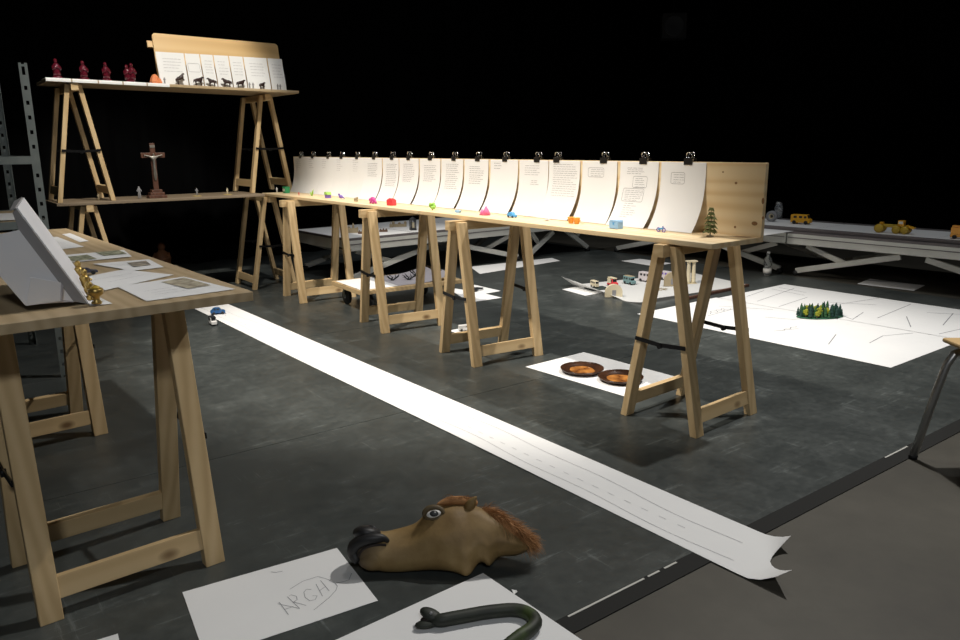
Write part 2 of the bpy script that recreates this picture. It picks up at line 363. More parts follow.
# back left tables
P0 = Vector((-1.70, 6.02, 0)); BA = math.radians(36.6); BD = Vector((math.cos(BA), math.sin(BA), 0)); BN = Vector((-BD.y, BD.x, 0))
def bt(t, off, z=ZT): p = P0+BD*t+BN*off; return Vector((p.x, p.y, z))
def btr(label, t, z0, S=.34, off=.03, h=HT):
    p = bt(t, off+.1925+.026); trestle(label, p.x, p.y, BA+math.pi/2, S, z0, .385, h, GT, .043)
btr('pine trestle on the floor under the right end of the dark lower back table', .10, 0, .34, .04)
btr('pine trestle on the floor under the left end of the dark lower back table', -1.20, 0, .34, .04)
btr('pine trestle standing on the lower back table, at the right under the leaning board', .178, ZT+.001, .32, .17, HT+.024)
btr('pine trestle standing on the lower back table, at the left under the red figurines', -1.205, ZT+.001, .335, .03, HT+.047)
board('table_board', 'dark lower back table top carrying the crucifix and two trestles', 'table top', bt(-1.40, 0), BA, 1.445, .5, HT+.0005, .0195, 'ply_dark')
ZU0 = ZT+HT+.026; ZU = ZU0+.02
board('table_board', 'high wooden table top carrying the red figurines and horse figures', 'table top', bt(-1.36, -.02), BA, 1.73, .5, ZU0+.016*1.73, .0195, 'ply_top', None, .016)
def zu(p): return ZU+.016*(.37-(Vector((p[0], p[1], 0))-P0).dot(BD))
# ---------------------------------------------------------------- paper helpers
def grid_map(name, fn, nu, nv, mat, parent=None, th=.0006):
    v = []; f = []
    for j in range(nv+1):
        for i in range(nu+1): v.append(fn(i/nu, j/nv))
    for j in range(nv):
        for i in range(nu): a = j*(nu+1)+i; f.append((a, a+1, a+nu+2, a+nu+1))
    o = MB().add(v, f).build(name, mat, parent, True, 0, False)
    s = o.modifiers.new('thickness', 'SOLIDIFY'); s.thickness = th; s.offset = 0; s.use_rim = False
    return o
def strokes(name, fn, lines, parent, mat='pencil', wdt=.0012, lift=.0006, W=1., H=1.):
    """polylines in sheet units (metres u,v) laid on fn(u/W, v/H) as flat ribbons a hair above the paper"""
    mb = MB(); k = 0
    for ln in lines:
        pts = []
        for (u, v) in ln: pts.append(Vector(fn(u/W, v/H)))
        if len(pts) < 2: continue
        # normal of the sheet at the line start
        u, v = ln[0]; e = 1e-3
        du = Vector(fn(u/W+e, v/H))-Vector(fn(u/W-e, v/H)); dv = Vector(fn(u/W, v/H+e))-Vector(fn(u/W, v/H-e)); n = du.cross(dv).normalized()
        if n.dot(CAMP-pts[0]) < 0: n = -n
        L = []; Rr = []
        for i, p in enumerate(pts):
            d = (pts[min(i+1, len(pts)-1)]-pts[max(i-1, 0)]).normalized(); sd = d.cross(n).normalized()*wdt/2
            L.append(p+n*lift+sd); Rr.append(p+n*lift-sd)
        m_ = len(pts); mb.add(L+Rr, [(i, i+1, m_+i+1, m_+i) for i in range(m_-1)])
    return mb.build(name, mat, parent, False, 0, False)
def text_lines(rnd, x0, x1, y0, y1, dy, fill=1.):
    out = []; y = y0
    while y < y1:
        x = x0+rnd.random()*.006; end = x0+(x1-x0)*(fill-.35*rnd.random()*fill)
        while x < end:
            wl = .010+.022*rnd.random(); q = []; m_ = max(3, int(wl/.0035))
            for i in range(m_+1): q.append((min(x+wl*i/m_, x1), y+.0012*math.sin(i*2.4+rnd.random())))
            out.append(q); x += wl+.004
        y += dy*(.9+.2*rnd.random())
    return out
def bubble(x0, y0, x1, y1, r=.008):
    p = []
    for cx, cy, a0 in ((x1-r, y0+r, -90), (x1-r, y1-r, 0), (x0+r, y1-r, 90), (x0+r, y0+r, 180)):
        for i in range(4): a = math.radians(a0+30*i); p.append((cx+r*math.cos(a), cy+r*math.sin(a)))
    p.append(p[0]); return [p]
def flat_sheet(name, label, cat, px, z, mat='paper', lines=None, seed=0, wav=.0012, group=None, world=None, dims=None, pm='pencil', pw=.0012, base_z=None):
    """sheet of paper lying at height z, corners given as photo pixels (or world points), u runs 0->1, v runs 0->3"""
    c = world or [at(x, y, z) for x, y in px]
    o3 = (c[0]+c[1]+c[2]+c[3])/4; loc = Vector((o3.x, o3.y, z)); c = [p-o3 for p in c]; rnd = random.Random(seed)
    ph = rnd.random()*6
    def fn(u, v):
        p = (c[0]*(1-u)+c[1]*u)*(1-v)+(c[3]*(1-u)+c[2]*u)*v
        return (p.x, p.y, .0008+wav*(.5+.5*math.sin(3.1*u+2.3*v+ph)))
    o = grid_map(name, fn, 6, 6, mat); o.location = loc; tag(o, label, cat, group)
    if lines:
        dims = dims or ((c[1]-c[0]).length, (c[3]-c[0]).length)
        fw = lambda u, v: Vector(fn(u, v))
        # strokes() looks at the camera: give it local camera
        global CAMP
        keep = CAMP; CAMP = Vector((0, 0, 9)); strokes('pencil_drawing', fw, lines, o, pm, pw, .0009, dims[0], dims[1]); CAMP = keep
    return o
# ---------------------------------------------------------------- handwritten sheets, clips and toys on the long table
S0 = 4.372
edges = [-4.376, -4.146, -3.911, -3.664, -3.412, -3.189, -2.934, -2.721, -2.478, -2.239, -2.004, -1.762, -1.516, -1.287, -1.053, -.812, -.58, -.352]
clips = [-4.248, -4.024, -3.755, -3.537, -3.298, -3.056, -2.817, -2.612, -2.362, -2.112, -1.881, -1.638, -1.38, -1.234, -.917, -.68, -.441]
gaps = [.001, .001, .001, .001, .001, .012, .010, .012, .012, .014, .020, .012, .006, .016, .020, .014, .0]
ORD = ['first', 'second', 'third', 'fourth', 'fifth', 'sixth', 'seventh', 'eighth', 'ninth', 'tenth', 'eleventh', 'twelfth', 'thirteenth', 'fourteenth', 'fifteenth', 'sixteenth', 'seventeenth']
def prof(t, R=.11, Lf=.297, o0=.2885):
    """profile of a hanging A4 sheet, t from the clip: down the board, then bowing forward to stand on the table"""
    k = t/Lf; return o0-.0004-R*k**3.0, ZT+.0012+(BT-.001-ZT-.0012)*(1-k)
for i in range(17):
    a, b_ = edges[i], edges[i+1]-gaps[i]; wd = b_-a; rnd = random.Random(40+i); skew = (rnd.random()-.5)*.006 if i > 5 else 0; R = .050 if i < 5 else .066+.018*rnd.random(); Lf = .297
    root = lt(S0+(a+b_)/2, .15, 0)
    def fn(u, v, a=a, wd=wd, R=R, Lf=Lf, skew=skew, root=root, i=i):
        off, z = prof(v*Lf, R, Lf, .2885+.0012*(i % 2)*0); s = S0+a+wd*u+skew*v
        p = lt(s, off, z); return Vector((p.x-root.x, p.y-root.y, p.z))
    lab = '%s handwritten white sheet from the right end, curling off the upright board' % ORD[16-i]
    o = grid_map('handwritten_sheet', fn, 3, 24, 'paper'); o.location = root; tag(o, lab, 'paper sheet', 'handwritten sheets on the long table')
    keep = CAMP; CAMP = CAMP-root
    ls = []
    if i == 16: ls = bubble(.055, .045, .125, .095)+text_lines(rnd, .065, .12, .055, .092, .011)
    elif i == 15: ls = text_lines(rnd, .04, .15, .030, .06, .009, .8)+bubble(.08, .068, .16, .12)+text_lines(rnd, .09, .15, .078, .118, .01)+bubble(.03, .125, .15, .185)+text_lines(rnd, .04, .145, .135, .182, .009)+text_lines(rnd, .05, .15, .195, .26, .010, .7)
    elif i == 14: ls = bubble(.04, .033, .14, .078)+text_lines(rnd, .055, .135, .042, .075, .010)
    elif i == 12: ls = text_lines(rnd, .04, .17, .03, .08, .012, .9)+text_lines(rnd, .09, .16, .11, .13, .010, .6)
    elif i == 13: ls = text_lines(rnd, .03, .20, .02, .19, .0115)
    elif i == 11: ls = text_lines(rnd, .03, .15, .02, .06, .014, .7)
    elif i < 5: ls = text_lines(rnd, .05, .15, .02, .10, .016, .7)
    else: ls = text_lines(rnd, .045, .18, .03+.02*rnd.random(), .13+.08*rnd.random(), .0125)
    strokes('handwriting', fn, ls, o, 'pencil' if i > 4 else 'pencil_faint', .0015 if i > 11 else .0021, .0009, wd, Lf)
    CAMP = keep
def clip_proto(label):
    t = thing('binder_clip', label, 'clip', (0, 0, 0), 0, 'binder clips along the top of the upright boards')
    # local x along the board, y depth (board centre), z=0 is the top edge of the board
    MB().prism([(-.0150, -.012), (-.0122, -.012), (-.0122, .011), (.0108, .011), (.0108, -.012), (.0136, -.012), (.0136, .014), (-.0150, .014)], -.021, .021, Matrix.Rotation(math.pi/2, 4, 'Z')).build('spring_body', 'clip_black', t)
    for s in (-1, 1):
        p = []
        for k in range(15):
            a = math.pi*(1.25*k/14-.125); p.append((.0145*math.cos(a), s*(.0065+.004*math.sin(a)), .024+.0145*math.sin(a)))
        p = [(.007, s*.0125, -.015), (.006, s*.0095, .004)]+p+[(-.006, s*.0095, .004), (-.007, s*.0125, -.015)]
        MB().tube(p, .0024, 6).build('wire_handle', 'chrome', t, True)
    return t
cp = None
for i, s in enumerate(clips):
    p = lt(S0+s, .300, BT+.0005); lb = 'black binder clip with silver handles clamping the %s sheet from the right' % ORD[16-i]
    if cp is None: cp = clip_proto(lb); cp.location = p; cp.rotation_euler = (0, 0, TA)
    else: dup(cp, p, TA+random.uniform(-.05, .05), lb)
ZS = ZT+.0008
def tp(x, y, z=ZS): return at(x, y, z)
def toy(name, label, cat, loc, rz=0): return thing(name, label, cat, loc, rz)
def one(o, label, cat, loc, rz=0, group=None): o.location = loc; o.rotation_euler = (0, 0, rz); return tag(o, label, cat, group)
# green crate
t = toy('toy_crate', 'small green toy crate at the far left end of the long table', 'toy', tp(286.5, 193), TA)
MB().box(0, 0, .022, .05, .04, .044).build('body', 'green', t, False, .003); MB().box(0, 0, .046, .054, .044, .006).build('lid', 'green', t, False, .002)
for s in (-.012, .012): MB().box(s, -.0205, .024, .014, .002, .02).build('panel', 'white_toy', t)
def figure(name, label, loc, h, mat, rz=0, base=None, bmat='gold_base', arms=True):
    t = thing(name, label, 'figurine', loc, rz); z = .006 if base else 0
    if base: MB().lathe([(base, 0), (base, .004), (base*.8, .006)], 14).build('base', bmat, t)
    k = h-z; V = [(0, 0, z+.52*k), (0, 0, z+.66*k), (0, 0, z+.80*k), (0, 0, z+.86*k), (0, 0, z+.94*k), (.06*k, 0, z+.28*k), (.07*k, .01*k, z+.02*k), (-.06*k, 0, z+.28*k), (-.07*k, .01*k, z+.02*k)]
    E_ = [(0, 1), (1, 2), (2, 3), (3, 4), (0, 5), (5, 6), (0, 7), (7, 8)]; Rd = [.085*k, .09*k, .085*k, .045*k, .075*k, .06*k, .045*k, .06*k, .045*k]
    if arms:
        V += [(.15*k, 0, z+.62*k), (.14*k, -.1*k, z+.52*k), (-.15*k, 0, z+.62*k), (-.14*k, -.1*k, z+.52*k)]; E_ += [(2, 9), (9, 10), (2, 11), (11, 12)]; Rd += [.035*k, .03*k, .035*k, .03*k]
    skin('body', mat, V, E_, Rd, t, 1); return t
figure('toy_figure', 'tiny pale toy figure beside the green toy crate', tp(277, 192.5), .045, 'white_toy')
def cluster(name, label, loc, parts):
    t = toy(name, label, 'toy', loc, TA)
    for (nm, mat, fn_) in parts: mb = MB(); fn_(mb); mb.build(nm, mat, t, True)
    return t
figure('toy_figure', 'tiny dark red toy figure on the leftmost handwritten sheets', tp(299, 195.5), .028, 'red')
t = toy('toy_plant', 'tiny green toy plant with two slanting leaves on the long table', 'toy', tp(312, 196), TA)
for s, l in ((1, .05), (-1, .03)): MB().tube([(0, 0, 0), (s*.012, 0, l*.5), (s*.03, 0, l)], [.003, .007, .001], 6).build('leaf', 'lime', t, True)
t = toy('toy_house', 'tiny purple toy house with lime roof on the long table', 'toy', tp(328, 198), TA)
MB().box(0, 0, .012, .038, .03, .024).build('wall', 'purple', t); MB().prism([(-.024, .024), (.024, .024), (.012, .042), (-.018, .042)], -.018, .018).build('roof', 'lime', t)
t = toy('toy_bird', 'tiny purple toy bird leaning on a handwritten sheet', 'toy', tp(341, 199), TA+.4)
MB().ell((0, 0, .016), (.018, .010, .012)).build('body', 'purple', t, True); MB().ell((-.016, 0, .03), (.008, .007, .008)).build('head', 'purple', t, True); MB().tube([(.012, 0, .014), (.034, 0, .004)], [.006, .002], 6).build('tail', 'purple', t, True)
t = toy('toy_animal', 'tiny sand coloured toy animal on the long table', 'toy', tp(356, 201.5), TA)
MB().ell((0, 0, .016), (.02, .009, .010)).build('body', 'sand', t, True); MB().ell((.02, 0, .024), (.008, .007, .007)).build('head', 'sand', t, True)
for x in (-.012, .012):
    for y in (-.005, .005): MB().tube([(x, y, 0), (x, y, .013)], .0032, 6).build('leg', 'sand', t, True)
t = toy('toy_dinosaur', 'small magenta humped toy animal beside the red toy block', 'toy', tp(373, 203.5), TA)
MB().ell((0, 0, .022), (.030, .016, .020)).build('body', 'magenta', t, True); MB().ell((-.032, 0, .022), (.012, .010, .010)).build('head', 'magenta', t, True); MB().tube([(.02, 0, .018), (.05, 0, .004)], [.010, .002], 8).build('tail', 'magenta', t, True)
for x in (-.016, .016):
    for y in (-.009, .009): MB().tube([(x, y, 0), (x, y, .016)], .006, 7).build('leg', 'magenta', t, True)
t = toy('toy_block', 'bright red toy block on the middle left of the long table', 'toy', tp(391.5, 205.3), TA+.1)
MB().box(0, 0, .017, .056, .035, .034).build('body', 'red', t, False, .003); MB().box(0, 0, .0365, .045, .028, .005).build('top', 'red', t, False, .002)
for k in range(4): MB().lathe([(.004, .039), (.004, .0425)], 8, (-.018+.012*k, 0, 0)).build('stud', 'red', t)
t = toy('toy_shrub', 'small lime green toy shrub on the middle of the long table', 'toy', tp(432.5, 210), TA)
for k in range(7):
    a = k*.9; MB().ell((.014*math.cos(a), .01*math.sin(a), .015+.008*(k % 3)), (.011, .009, .010), 8, 6).build('leaf_ball', 'lime', t, True)
MB().tube([(0, 0, 0), (0, 0, .02)], .003, 6).build('stem', 'brown_toy', t)
t = toy('toy_boat', 'tiny pale blue toy boat next to the pink cones', 'toy', tp(458, 212.5), TA)
MB().prism([(-.022, .012), (.024, .012), (.016, 0), (-.016, 0)], -.008, .008).build('hull', 'light_blue', t); MB().box(-.004, 0, .016, .012, .008, .008).build('cabin', 'white_toy', t)
t = toy('toy_tents', 'pink toy with a pair of pointed cones on the long table', 'toy', tp(485.5, 215), TA)
MB().lathe([(.024, 0), (.014, .025), (.003, .044), (.001, .047)], 12, (.006, 0, 0)).build('tall_cone', 'pink', t, True); MB().lathe([(.016, 0), (.008, .018), (.001, .03)], 12, (-.016, -.01, 0)).build('small_cone', 'pink', t, True)
def vehicle(name, label, loc, rz, L, kind, body, win='dark_toy', roof=None, scale_h=1., group=None, tyre='rubber'):
    t = thing(name, label, 'toy vehicle', loc, rz, group); H = L*.42*scale_h; Wd = L*.40; wr = L*.10; z = wr*.8
    P = {'van': [(-.5, 0), (.5, 0), (.5, .42), (.40, .55), (.33, 1), (-.47, 1), (-.5, .9)],
         'car': [(-.5, .05), (.5, 0), (.5, .40), (.25, .50), (.12, .92), (-.22, .95), (-.42, .55), (-.5, .45)],
         'truck': [(-.5, 0), (.5, 0), (.5, .45), (.30, .52), (.24, .95), (.04, .95), (.04, .30), (-.5, .30)],
         'bus': [(-.5, 0), (.5, 0), (.5, .5), (.44, 1), (-.48, 1), (-.5, .95)],
         'camper': [(-.5, 0), (.5, 0), (.5, .38), (.32, .45), (.28, .75), (.38, .82), (.36, 1.05), (-.48, 1.05), (-.5, .98)]}[kind]
    bo = MB().prism([(x*L, z+h_*H) for x, h_ in P], -Wd/2, Wd/2).build('body', body, t, False, L*.02)
    for x in (-.30, .30):
        for s in (-1, 1):
            MB().lathe([(wr*.55, -L*.035), (wr, -L*.03), (wr, L*.03), (wr*.55, L*.035)], 12, (x*L, s*Wd*.47, wr), Matrix.Rotation(math.pi/2, 3, 'X')).build('wheel', tyre, t, True)
    wl = {'van': [(.26, .12), (.02, .16), (-.26, .16)], 'car': [(.0, .18), (-.22, .13)], 'truck': [(.14, .13)], 'bus': [(.30, .14), (.08, .14), (-.14, .14), (-.34, .12)], 'camper': [(.20, .10), (-.08, .16), (-.34, .14)]}[kind]
    for x, l_ in wl:
        for s in (-1, 1): MB().box(x*L, s*(Wd/2+.0004), z+H*.72, l_*L, .0012, H*.26).build('window', win, t)
    if kind in ('van', 'car', 'truck', 'camper'):
        if kind == 'car': a, b_ = (.25, .52), (.13, .90)
        elif kind == 'truck': a, b_ = (.30, .55), (.25, .92)
        elif kind == 'van': a, b_ = (.40, .57), (.34, .95)
        else: a, b_ = (.315, .48), (.285, .74)
        p = [Vector((a[0]*L+.001, -Wd*.4, z+a[1]*H)), Vector((a[0]*L+.001, Wd*.4, z+a[1]*H)), Vector((b_[0]*L+.001, Wd*.4, z+b_[1]*H)), Vector((b_[0]*L+.001, -Wd*.4, z+b_[1]*H))]
        MB().quad(p).build('windscreen', win, t)
    else: MB().box(L*.485, 0, z+H*.75, .002, Wd*.8, H*.32, Matrix.Rotation(-.12, 3, 'Y')).build('windscreen', win, t)
    if roof: MB().box(-L*.05, 0, z+H*1.0+H*.04, L*.8, Wd*.9, H*.12).build('roof', roof, t, False, L*.01)
    if kind == 'truck': MB().box(-.23*L, 0, z+H*.62, L*.5, Wd*.98, H*.62).build('cargo_box', roof or body, t, False, L*.015)
    return t
vehicle('toy_car', 'small blue toy car on the long table right of the pink cones', tp(512, 217.5), TA, .055, 'car', 'blue', 'blue')
t = toy('toy_ring', 'tiny pale lilac toy ring on the thirteenth sheet area of the table', 'toy', tp(547, 220.5), TA)
t['label'] = 'tiny pale lilac toy ring lying between the blue car and the orange cups'
MB().tube([(.011*math.cos(k*math.pi/6), .008*math.sin(k*math.pi/6), .004) for k in range(12)], .003, 6, True).build('ring', 'pink_white', t, True); MB().box(0, 0, .002, .01, .006, .003).build('gem', 'purple', t)
for k, (dx, lb) in enumerate(((-.020, 'left of two small orange toy cups standing on the long table'), (.018, 'right of two small orange toy cups standing on the long table'))):
    c = toy('toy_cup', lb, 'toy', tp(574, 223.5)+TD*dx, TA); c['group'] = 'orange toy cups'
    MB().lathe([(.010, 0), (.016, .026), (.0165, .028), (.0145, .028), (.009, .003)], 14).build('bowl', 'orange', c, True)
    MB().tube([(.013, 0, .022), (.022, 0, .018), (.020, 0, .010), (.011, 0, .007)], .002, 6).build('handle', 'orange', c, True)
t = toy('toy_chest', 'pale blue toy chest on the long table right of the orange cups', 'toy', tp(616, 228.5), TA)
MB().box(0, 0, .014, .052, .032, .028).build('body', 'light_blue', t, False, .002); MB().prism([(-.026, .028), (.026, .028), (.022, .036), (-.022, .036)], -.016, .016).build('lid', 'light_blue', t); MB().box(0, -.0165, .022, .008, .002, .01).build('clasp', 'blue', t)
t = toy('toy_motorbike', 'tiny purple and blue toy motorbike on the rightmost sheets', 'toy', tp(661, 231.8), TA)
for x in (-.014, .014): MB().tube([(x+.008*math.cos(k*math.pi/6), 0, .008+.008*math.sin(k*math.pi/6)) for k in range(12)], .0022, 6, True).build('wheel', 'purple', t, True)
MB().bar((-.014, 0, .010), (.012, 0, .016), .006, .006, (0, 1, 0)).build('frame', 'blue', t); MB().bar((.010, 0, .010), (.008, 0, .024), .003, .003, (0, 1, 0)).build('fork', 'purple', t)
def fir(label, loc, h, mat, rz=0, trunk='brown_toy', cat='toy tree', group=None, layers=6, jag=9, w=.30):
    t = thing('toy_fir', label, cat, loc, rz, group)
    MB().lathe([(h*.13, 0), (h*.11, h*.03), (h*.02, h*.05)], 10).build('base', trunk, t); MB().tube([(0, 0, h*.03), (0, 0, h*.9)], [h*.022, h*.008], 6).build('trunk', trunk, t)
    rnd = random.Random(int(h*1e5)); mb = MB()
    for L in range(layers):
        z = h*(.10+.84*L/layers); R = h*w*(1-.72*L/layers)
        for k in range(jag):
            a = 2*math.pi*(k+rnd.random()*.6)/jag; r_ = R*(.7+.4*rnd.random()); zt = z+h*.04*(rnd.random()-.3)
            tip = Vector((r_*math.cos(a), r_*math.sin(a), zt)); side = Vector((-math.sin(a), math.cos(a), 0))*R*.34
            up = Vector((0, 0, h*.17)); c = Vector((0, 0, z+h*.10)); mid = tip*.55; mid.z = z+h*.07
            mb.add([c, mid+side, tip, mid-side, mid+up*.45], [(0, 1, 4), (0, 4, 3), (1, 2, 4), (2, 3, 4), (0, 3, 2, 1)])
    mb.build('needles', mat, t, False, 0, False); return t
fir('dark green toy fir standing on the right end of the long table', tp(710, 236.5, ZT+.001), .118, 'fir', 0, 'sand', layers=6, jag=8, w=.31)
# ---------------------------------------------------------------- floor papers and what lies on them
def A3lines(rnd, W, H, n=4):
    return [[(W*rnd.random(), H*rnd.random()), (W*rnd.random(), H*rnd.random())] for _ in range(n)]
# the word ARGH with its open speech bubble
AW, AH = .42, .297
def argh():
    def from_px(pts):   # pencil strokes given on the photo, turned into sheet units
        c = [at(*p) for p in ((182.5, 593), (337, 548.2), (378, 601.2), (205.5, 658.4))]
        out = []
        for x, y in pts:
            p = at(160+x/4, 530+y/4); u = (p-c[0]).dot((c[1]-c[0]).normalized()); v = (p-c[0]).dot((c[3]-c[0]).normalized()); out.append((u, v))
        return out
    L = [[(527, 342), (487, 293), (481, 299), (572, 318)], [(508, 322), (545, 310)],
         [(572, 318), (520, 272), (535, 264), (556, 270), (560, 283), (546, 292)], [(546, 292), (598, 306)],
         [(616, 243), (596, 242), (586, 254), (592, 274), (612, 288), (634, 283), (641, 268), (622, 268)],
         [(663, 270), (634, 222)], [(690, 250), (652, 208)], [(650, 248), (676, 230)],
         [(528, 242), (580, 210), (640, 192), (680, 203), (712, 219), (742, 214), (768, 207), (778, 180)], [(712, 219), (722, 230), (716, 248), (690, 276), (660, 300), (630, 324)],
         [(448, 174), (470, 176), (495, 171)]]
    return [from_px(l) for l in L]
flat_sheet('paper_sheet', 'white sheet with the pencilled word ARGH in a speech bubble', 'paper sheet', [(182.5, 593), (337, 548.2), (378, 601.2), (205.5, 658.4)], 0, lines=argh(), dims=(.4165, .2995), pw=.0016, seed=3)
ca = at(483, 573.75); da = (at(340, 640)-ca).normalized(); db = (at(570, 632.5)-ca).normalized(); da = (da-db*da.dot(db)*.5).normalized()
flat_sheet('paper_sheet', 'white sheet in front of the horse mask with the rubber snake on it', 'paper sheet', None, 0, world=[ca, ca+da*.60, ca+da*.60+db*.42, ca+db*.42], seed=4)
cb = at(118, 634); flat_sheet('paper_sheet', 'white sheet mostly cut off by the bottom edge at the left', 'paper sheet', None, 0, world=[cb, cb+Vector((-.36, -.22, 0)), cb+Vector((-.21, -.48, 0)), cb+Vector((.15, -.26, 0))], seed=5)
flat_sheet('paper_sheet', 'white sheet under the two brown plates', 'paper sheet', [(525.4, 366.9), (624.3, 396.7), (675.7, 376.9), (583.9, 352.5)], 0, seed=6)
# two plates
def plate(label, px, rz):
    p = at(*px, 0.0); t = thing('plate', label, 'plate', (p.x, p.y, .0025), rz, 'two brown plates')
    R = .106
    MB().lathe([(R*.55, 0), (R*.95, .010), (R, .018), (R*.985, .021), (R*.80, .016), (R*.72, .0085), (.001, .0075)], 40).build('dish', 'plate_wood', t, True)
    MB().tube([(R*.99*math.cos(k*math.pi/16), R*.99*math.sin(k*math.pi/16), .0195) for k in range(32)], .0035, 6, True).build('rim', 'plate_wood', t, True)
    rnd = random.Random(int(px[0])); mb = MB(); n = 20; v = [(0, 0, .0105)]+[((.058+.006*rnd.random())*math.cos(k*2*math.pi/n), (.066+.006*rnd.random())*math.sin(k*2*math.pi/n), .0088) for k in range(n)]
    mb.add(v, [(0, 1+k, 1+(k+1) % n) for k in range(n)]).build('painted_centre', 'plate_food', t, True)
plate('left one of two round brown plates with orange painted centre', (582, 372), .3)
plate('right one of two round brown plates, partly behind the trestle leg', (620.5, 380.5), 1.2)
# long road strip
sa = at(228, 304.5); sd = (at(740, 524)-at(228, 304.5)).normalized(); sn = Vector((sd.y, -sd.x, 0)); 
start = sa-sd*.35; SL = 4.50+.35; SW = .243
def strip(u, v):
    s_ = SL*u; t_ = v*2-1; k = max(0., (s_-SL+.11)/.11); kk = abs(t_)
    lift = k**1.9*(kk**2.0)*(.040 if t_ < 0 else .060)
    send = (-.085+.115*v)*u**6-.055*k*k*(1-kk**1.6)
    p = start+sd*(s_+send)+sn*(SW*v+.02*k*k*kk*(1 if t_ < 0 else -1.6))
    return Vector((p.x-start.x, p.y-start.y, .0012+lift+.0016*(1+math.sin(s_*2.3))*(.4+.6*kk)))
nu = 150
o = grid_map('road_strip', strip, nu, 10, 'paper'); o.location = (start.x, start.y, 0)
tag(o, 'long white paper strip with a pencilled road running across the dark floor', 'paper strip')
rl = []
for off, am, ph in ((.085, .014, .3), (.195, .008, 1.1)):
    rl.append([(s_*SL/160, off+am*math.sin(s_*.09+ph)+.006*math.sin(s_*.31)) for s_ in range(8, 156)])
for k in range(60):
    s_ = .5+k*.07
    if s_ < SL-.3: rl.append([(s_,   .142+.010*math.sin(s_*1.9)), (s_+.028,   .142+.010*math.sin((s_+.03)*1.9))])
keep = CAMP; CAMP = Vector((0, 0, 9)); strokes('pencil_road', strip, rl, o, 'pencil_faint', .0016, .0011, SL, SW); CAMP = keep
vehicle('toy_car', 'blue toy car at the far end of the long road strip', at(218, 314, .005)+Vector((0, 0, 0)), math.radians(25), .095, 'car', 'car_blue', 'dark_toy')
vehicle('toy_truck', 'white and black toy truck beside the blue car on the road strip', at(213, 324.5, .004), math.radians(-58), .085, 'truck', 'white_toy', 'dark_toy', 'dark_toy', 1.2)
# ---------------------------------------------------------------- right hand sheets with the toy forest
LQ = Vector((1.045, 4.985, 0)); QA = math.radians(37.5); QX = Vector((math.cos(QA), math.sin(QA), 0)); QY = Vector((QX.y, -QX.x, 0))
k = 0; names = []
for i in range(2):
    for j in range(3):
        o0 = LQ+QX*(i*.856)+QY*(j*.548+(.028 if i else 0)); rnd = random.Random(90+k); w_, h_ = .862, .552
        ls = []
        if (i, j) == (0, 0): ls = [[(.35+.02*q, .30+.012*math.sin(q*1.7)) for q in range(14)], [(.40+.02*q, .27+.01*math.sin(q*2.1)) for q in range(10)], [(.3, .34), (.72, .31)], [(.62, .2), (.80, .5)]]
        elif (i, j) == (0, 1): ls = [[(.30+.02*q, .32+.01*math.sin(q*1.9)) for q in range(9)], [(.25, .30), (.42, .36)], [(.55, .05), (.62, .2), (.8, .28)]]
        elif (i, j) == (0, 2): ls = [[(.2, .12), (.45, .03)], [(.4, .25), (.62, .22), (.82, .30)]]
        elif (i, j) == (1, 0): ls = [[(.10, .25), (.75, .15)], [(.05, .45), (.5, .40)], [(.6, .05), (.55, .35)], [(.2, .1), (.5, .05)], [(.70, .05), (.66, .3)]]
        elif (i, j) == (1, 1): ls = [[(.05, .1), (.12, .3), (.04, .42)], [(.04, .42), (.30, .36)], [(.3, .1), (.85, .2)], [(.45, .05), (.6, .3)], [(.2, .5), (.8, .44)]]
        else: ls = [[(.1, .2), (.38, .05)], [(.3, .3), (.7, .2)], [(.05, .38), (.35, .42)], [(.6, .08), (.8, .4)]]
        lab = ['far left white sheet of the six spread on the floor at right', 'middle left white sheet with the toy forest of the six spread at right', 'near left white sheet of the six spread on the floor at right', 'far right white sheet of the six spread on the floor at right', 'middle right white sheet of the six, with many pencil lines', 'near right white sheet of the six, closest to the chair'][k]
        flat_sheet('paper_sheet', lab, 'paper sheet', None, .0+.0007*k, world=[o0, o0+QX*w_, o0+QX*w_+QY*h_, o0+QY*h_], seed=20+k, lines=ls, dims=(w_, h_), wav=.0001, group='six white sheets spread on the floor at right', pw=.0050, pm='pencil_dark')
        k += 1
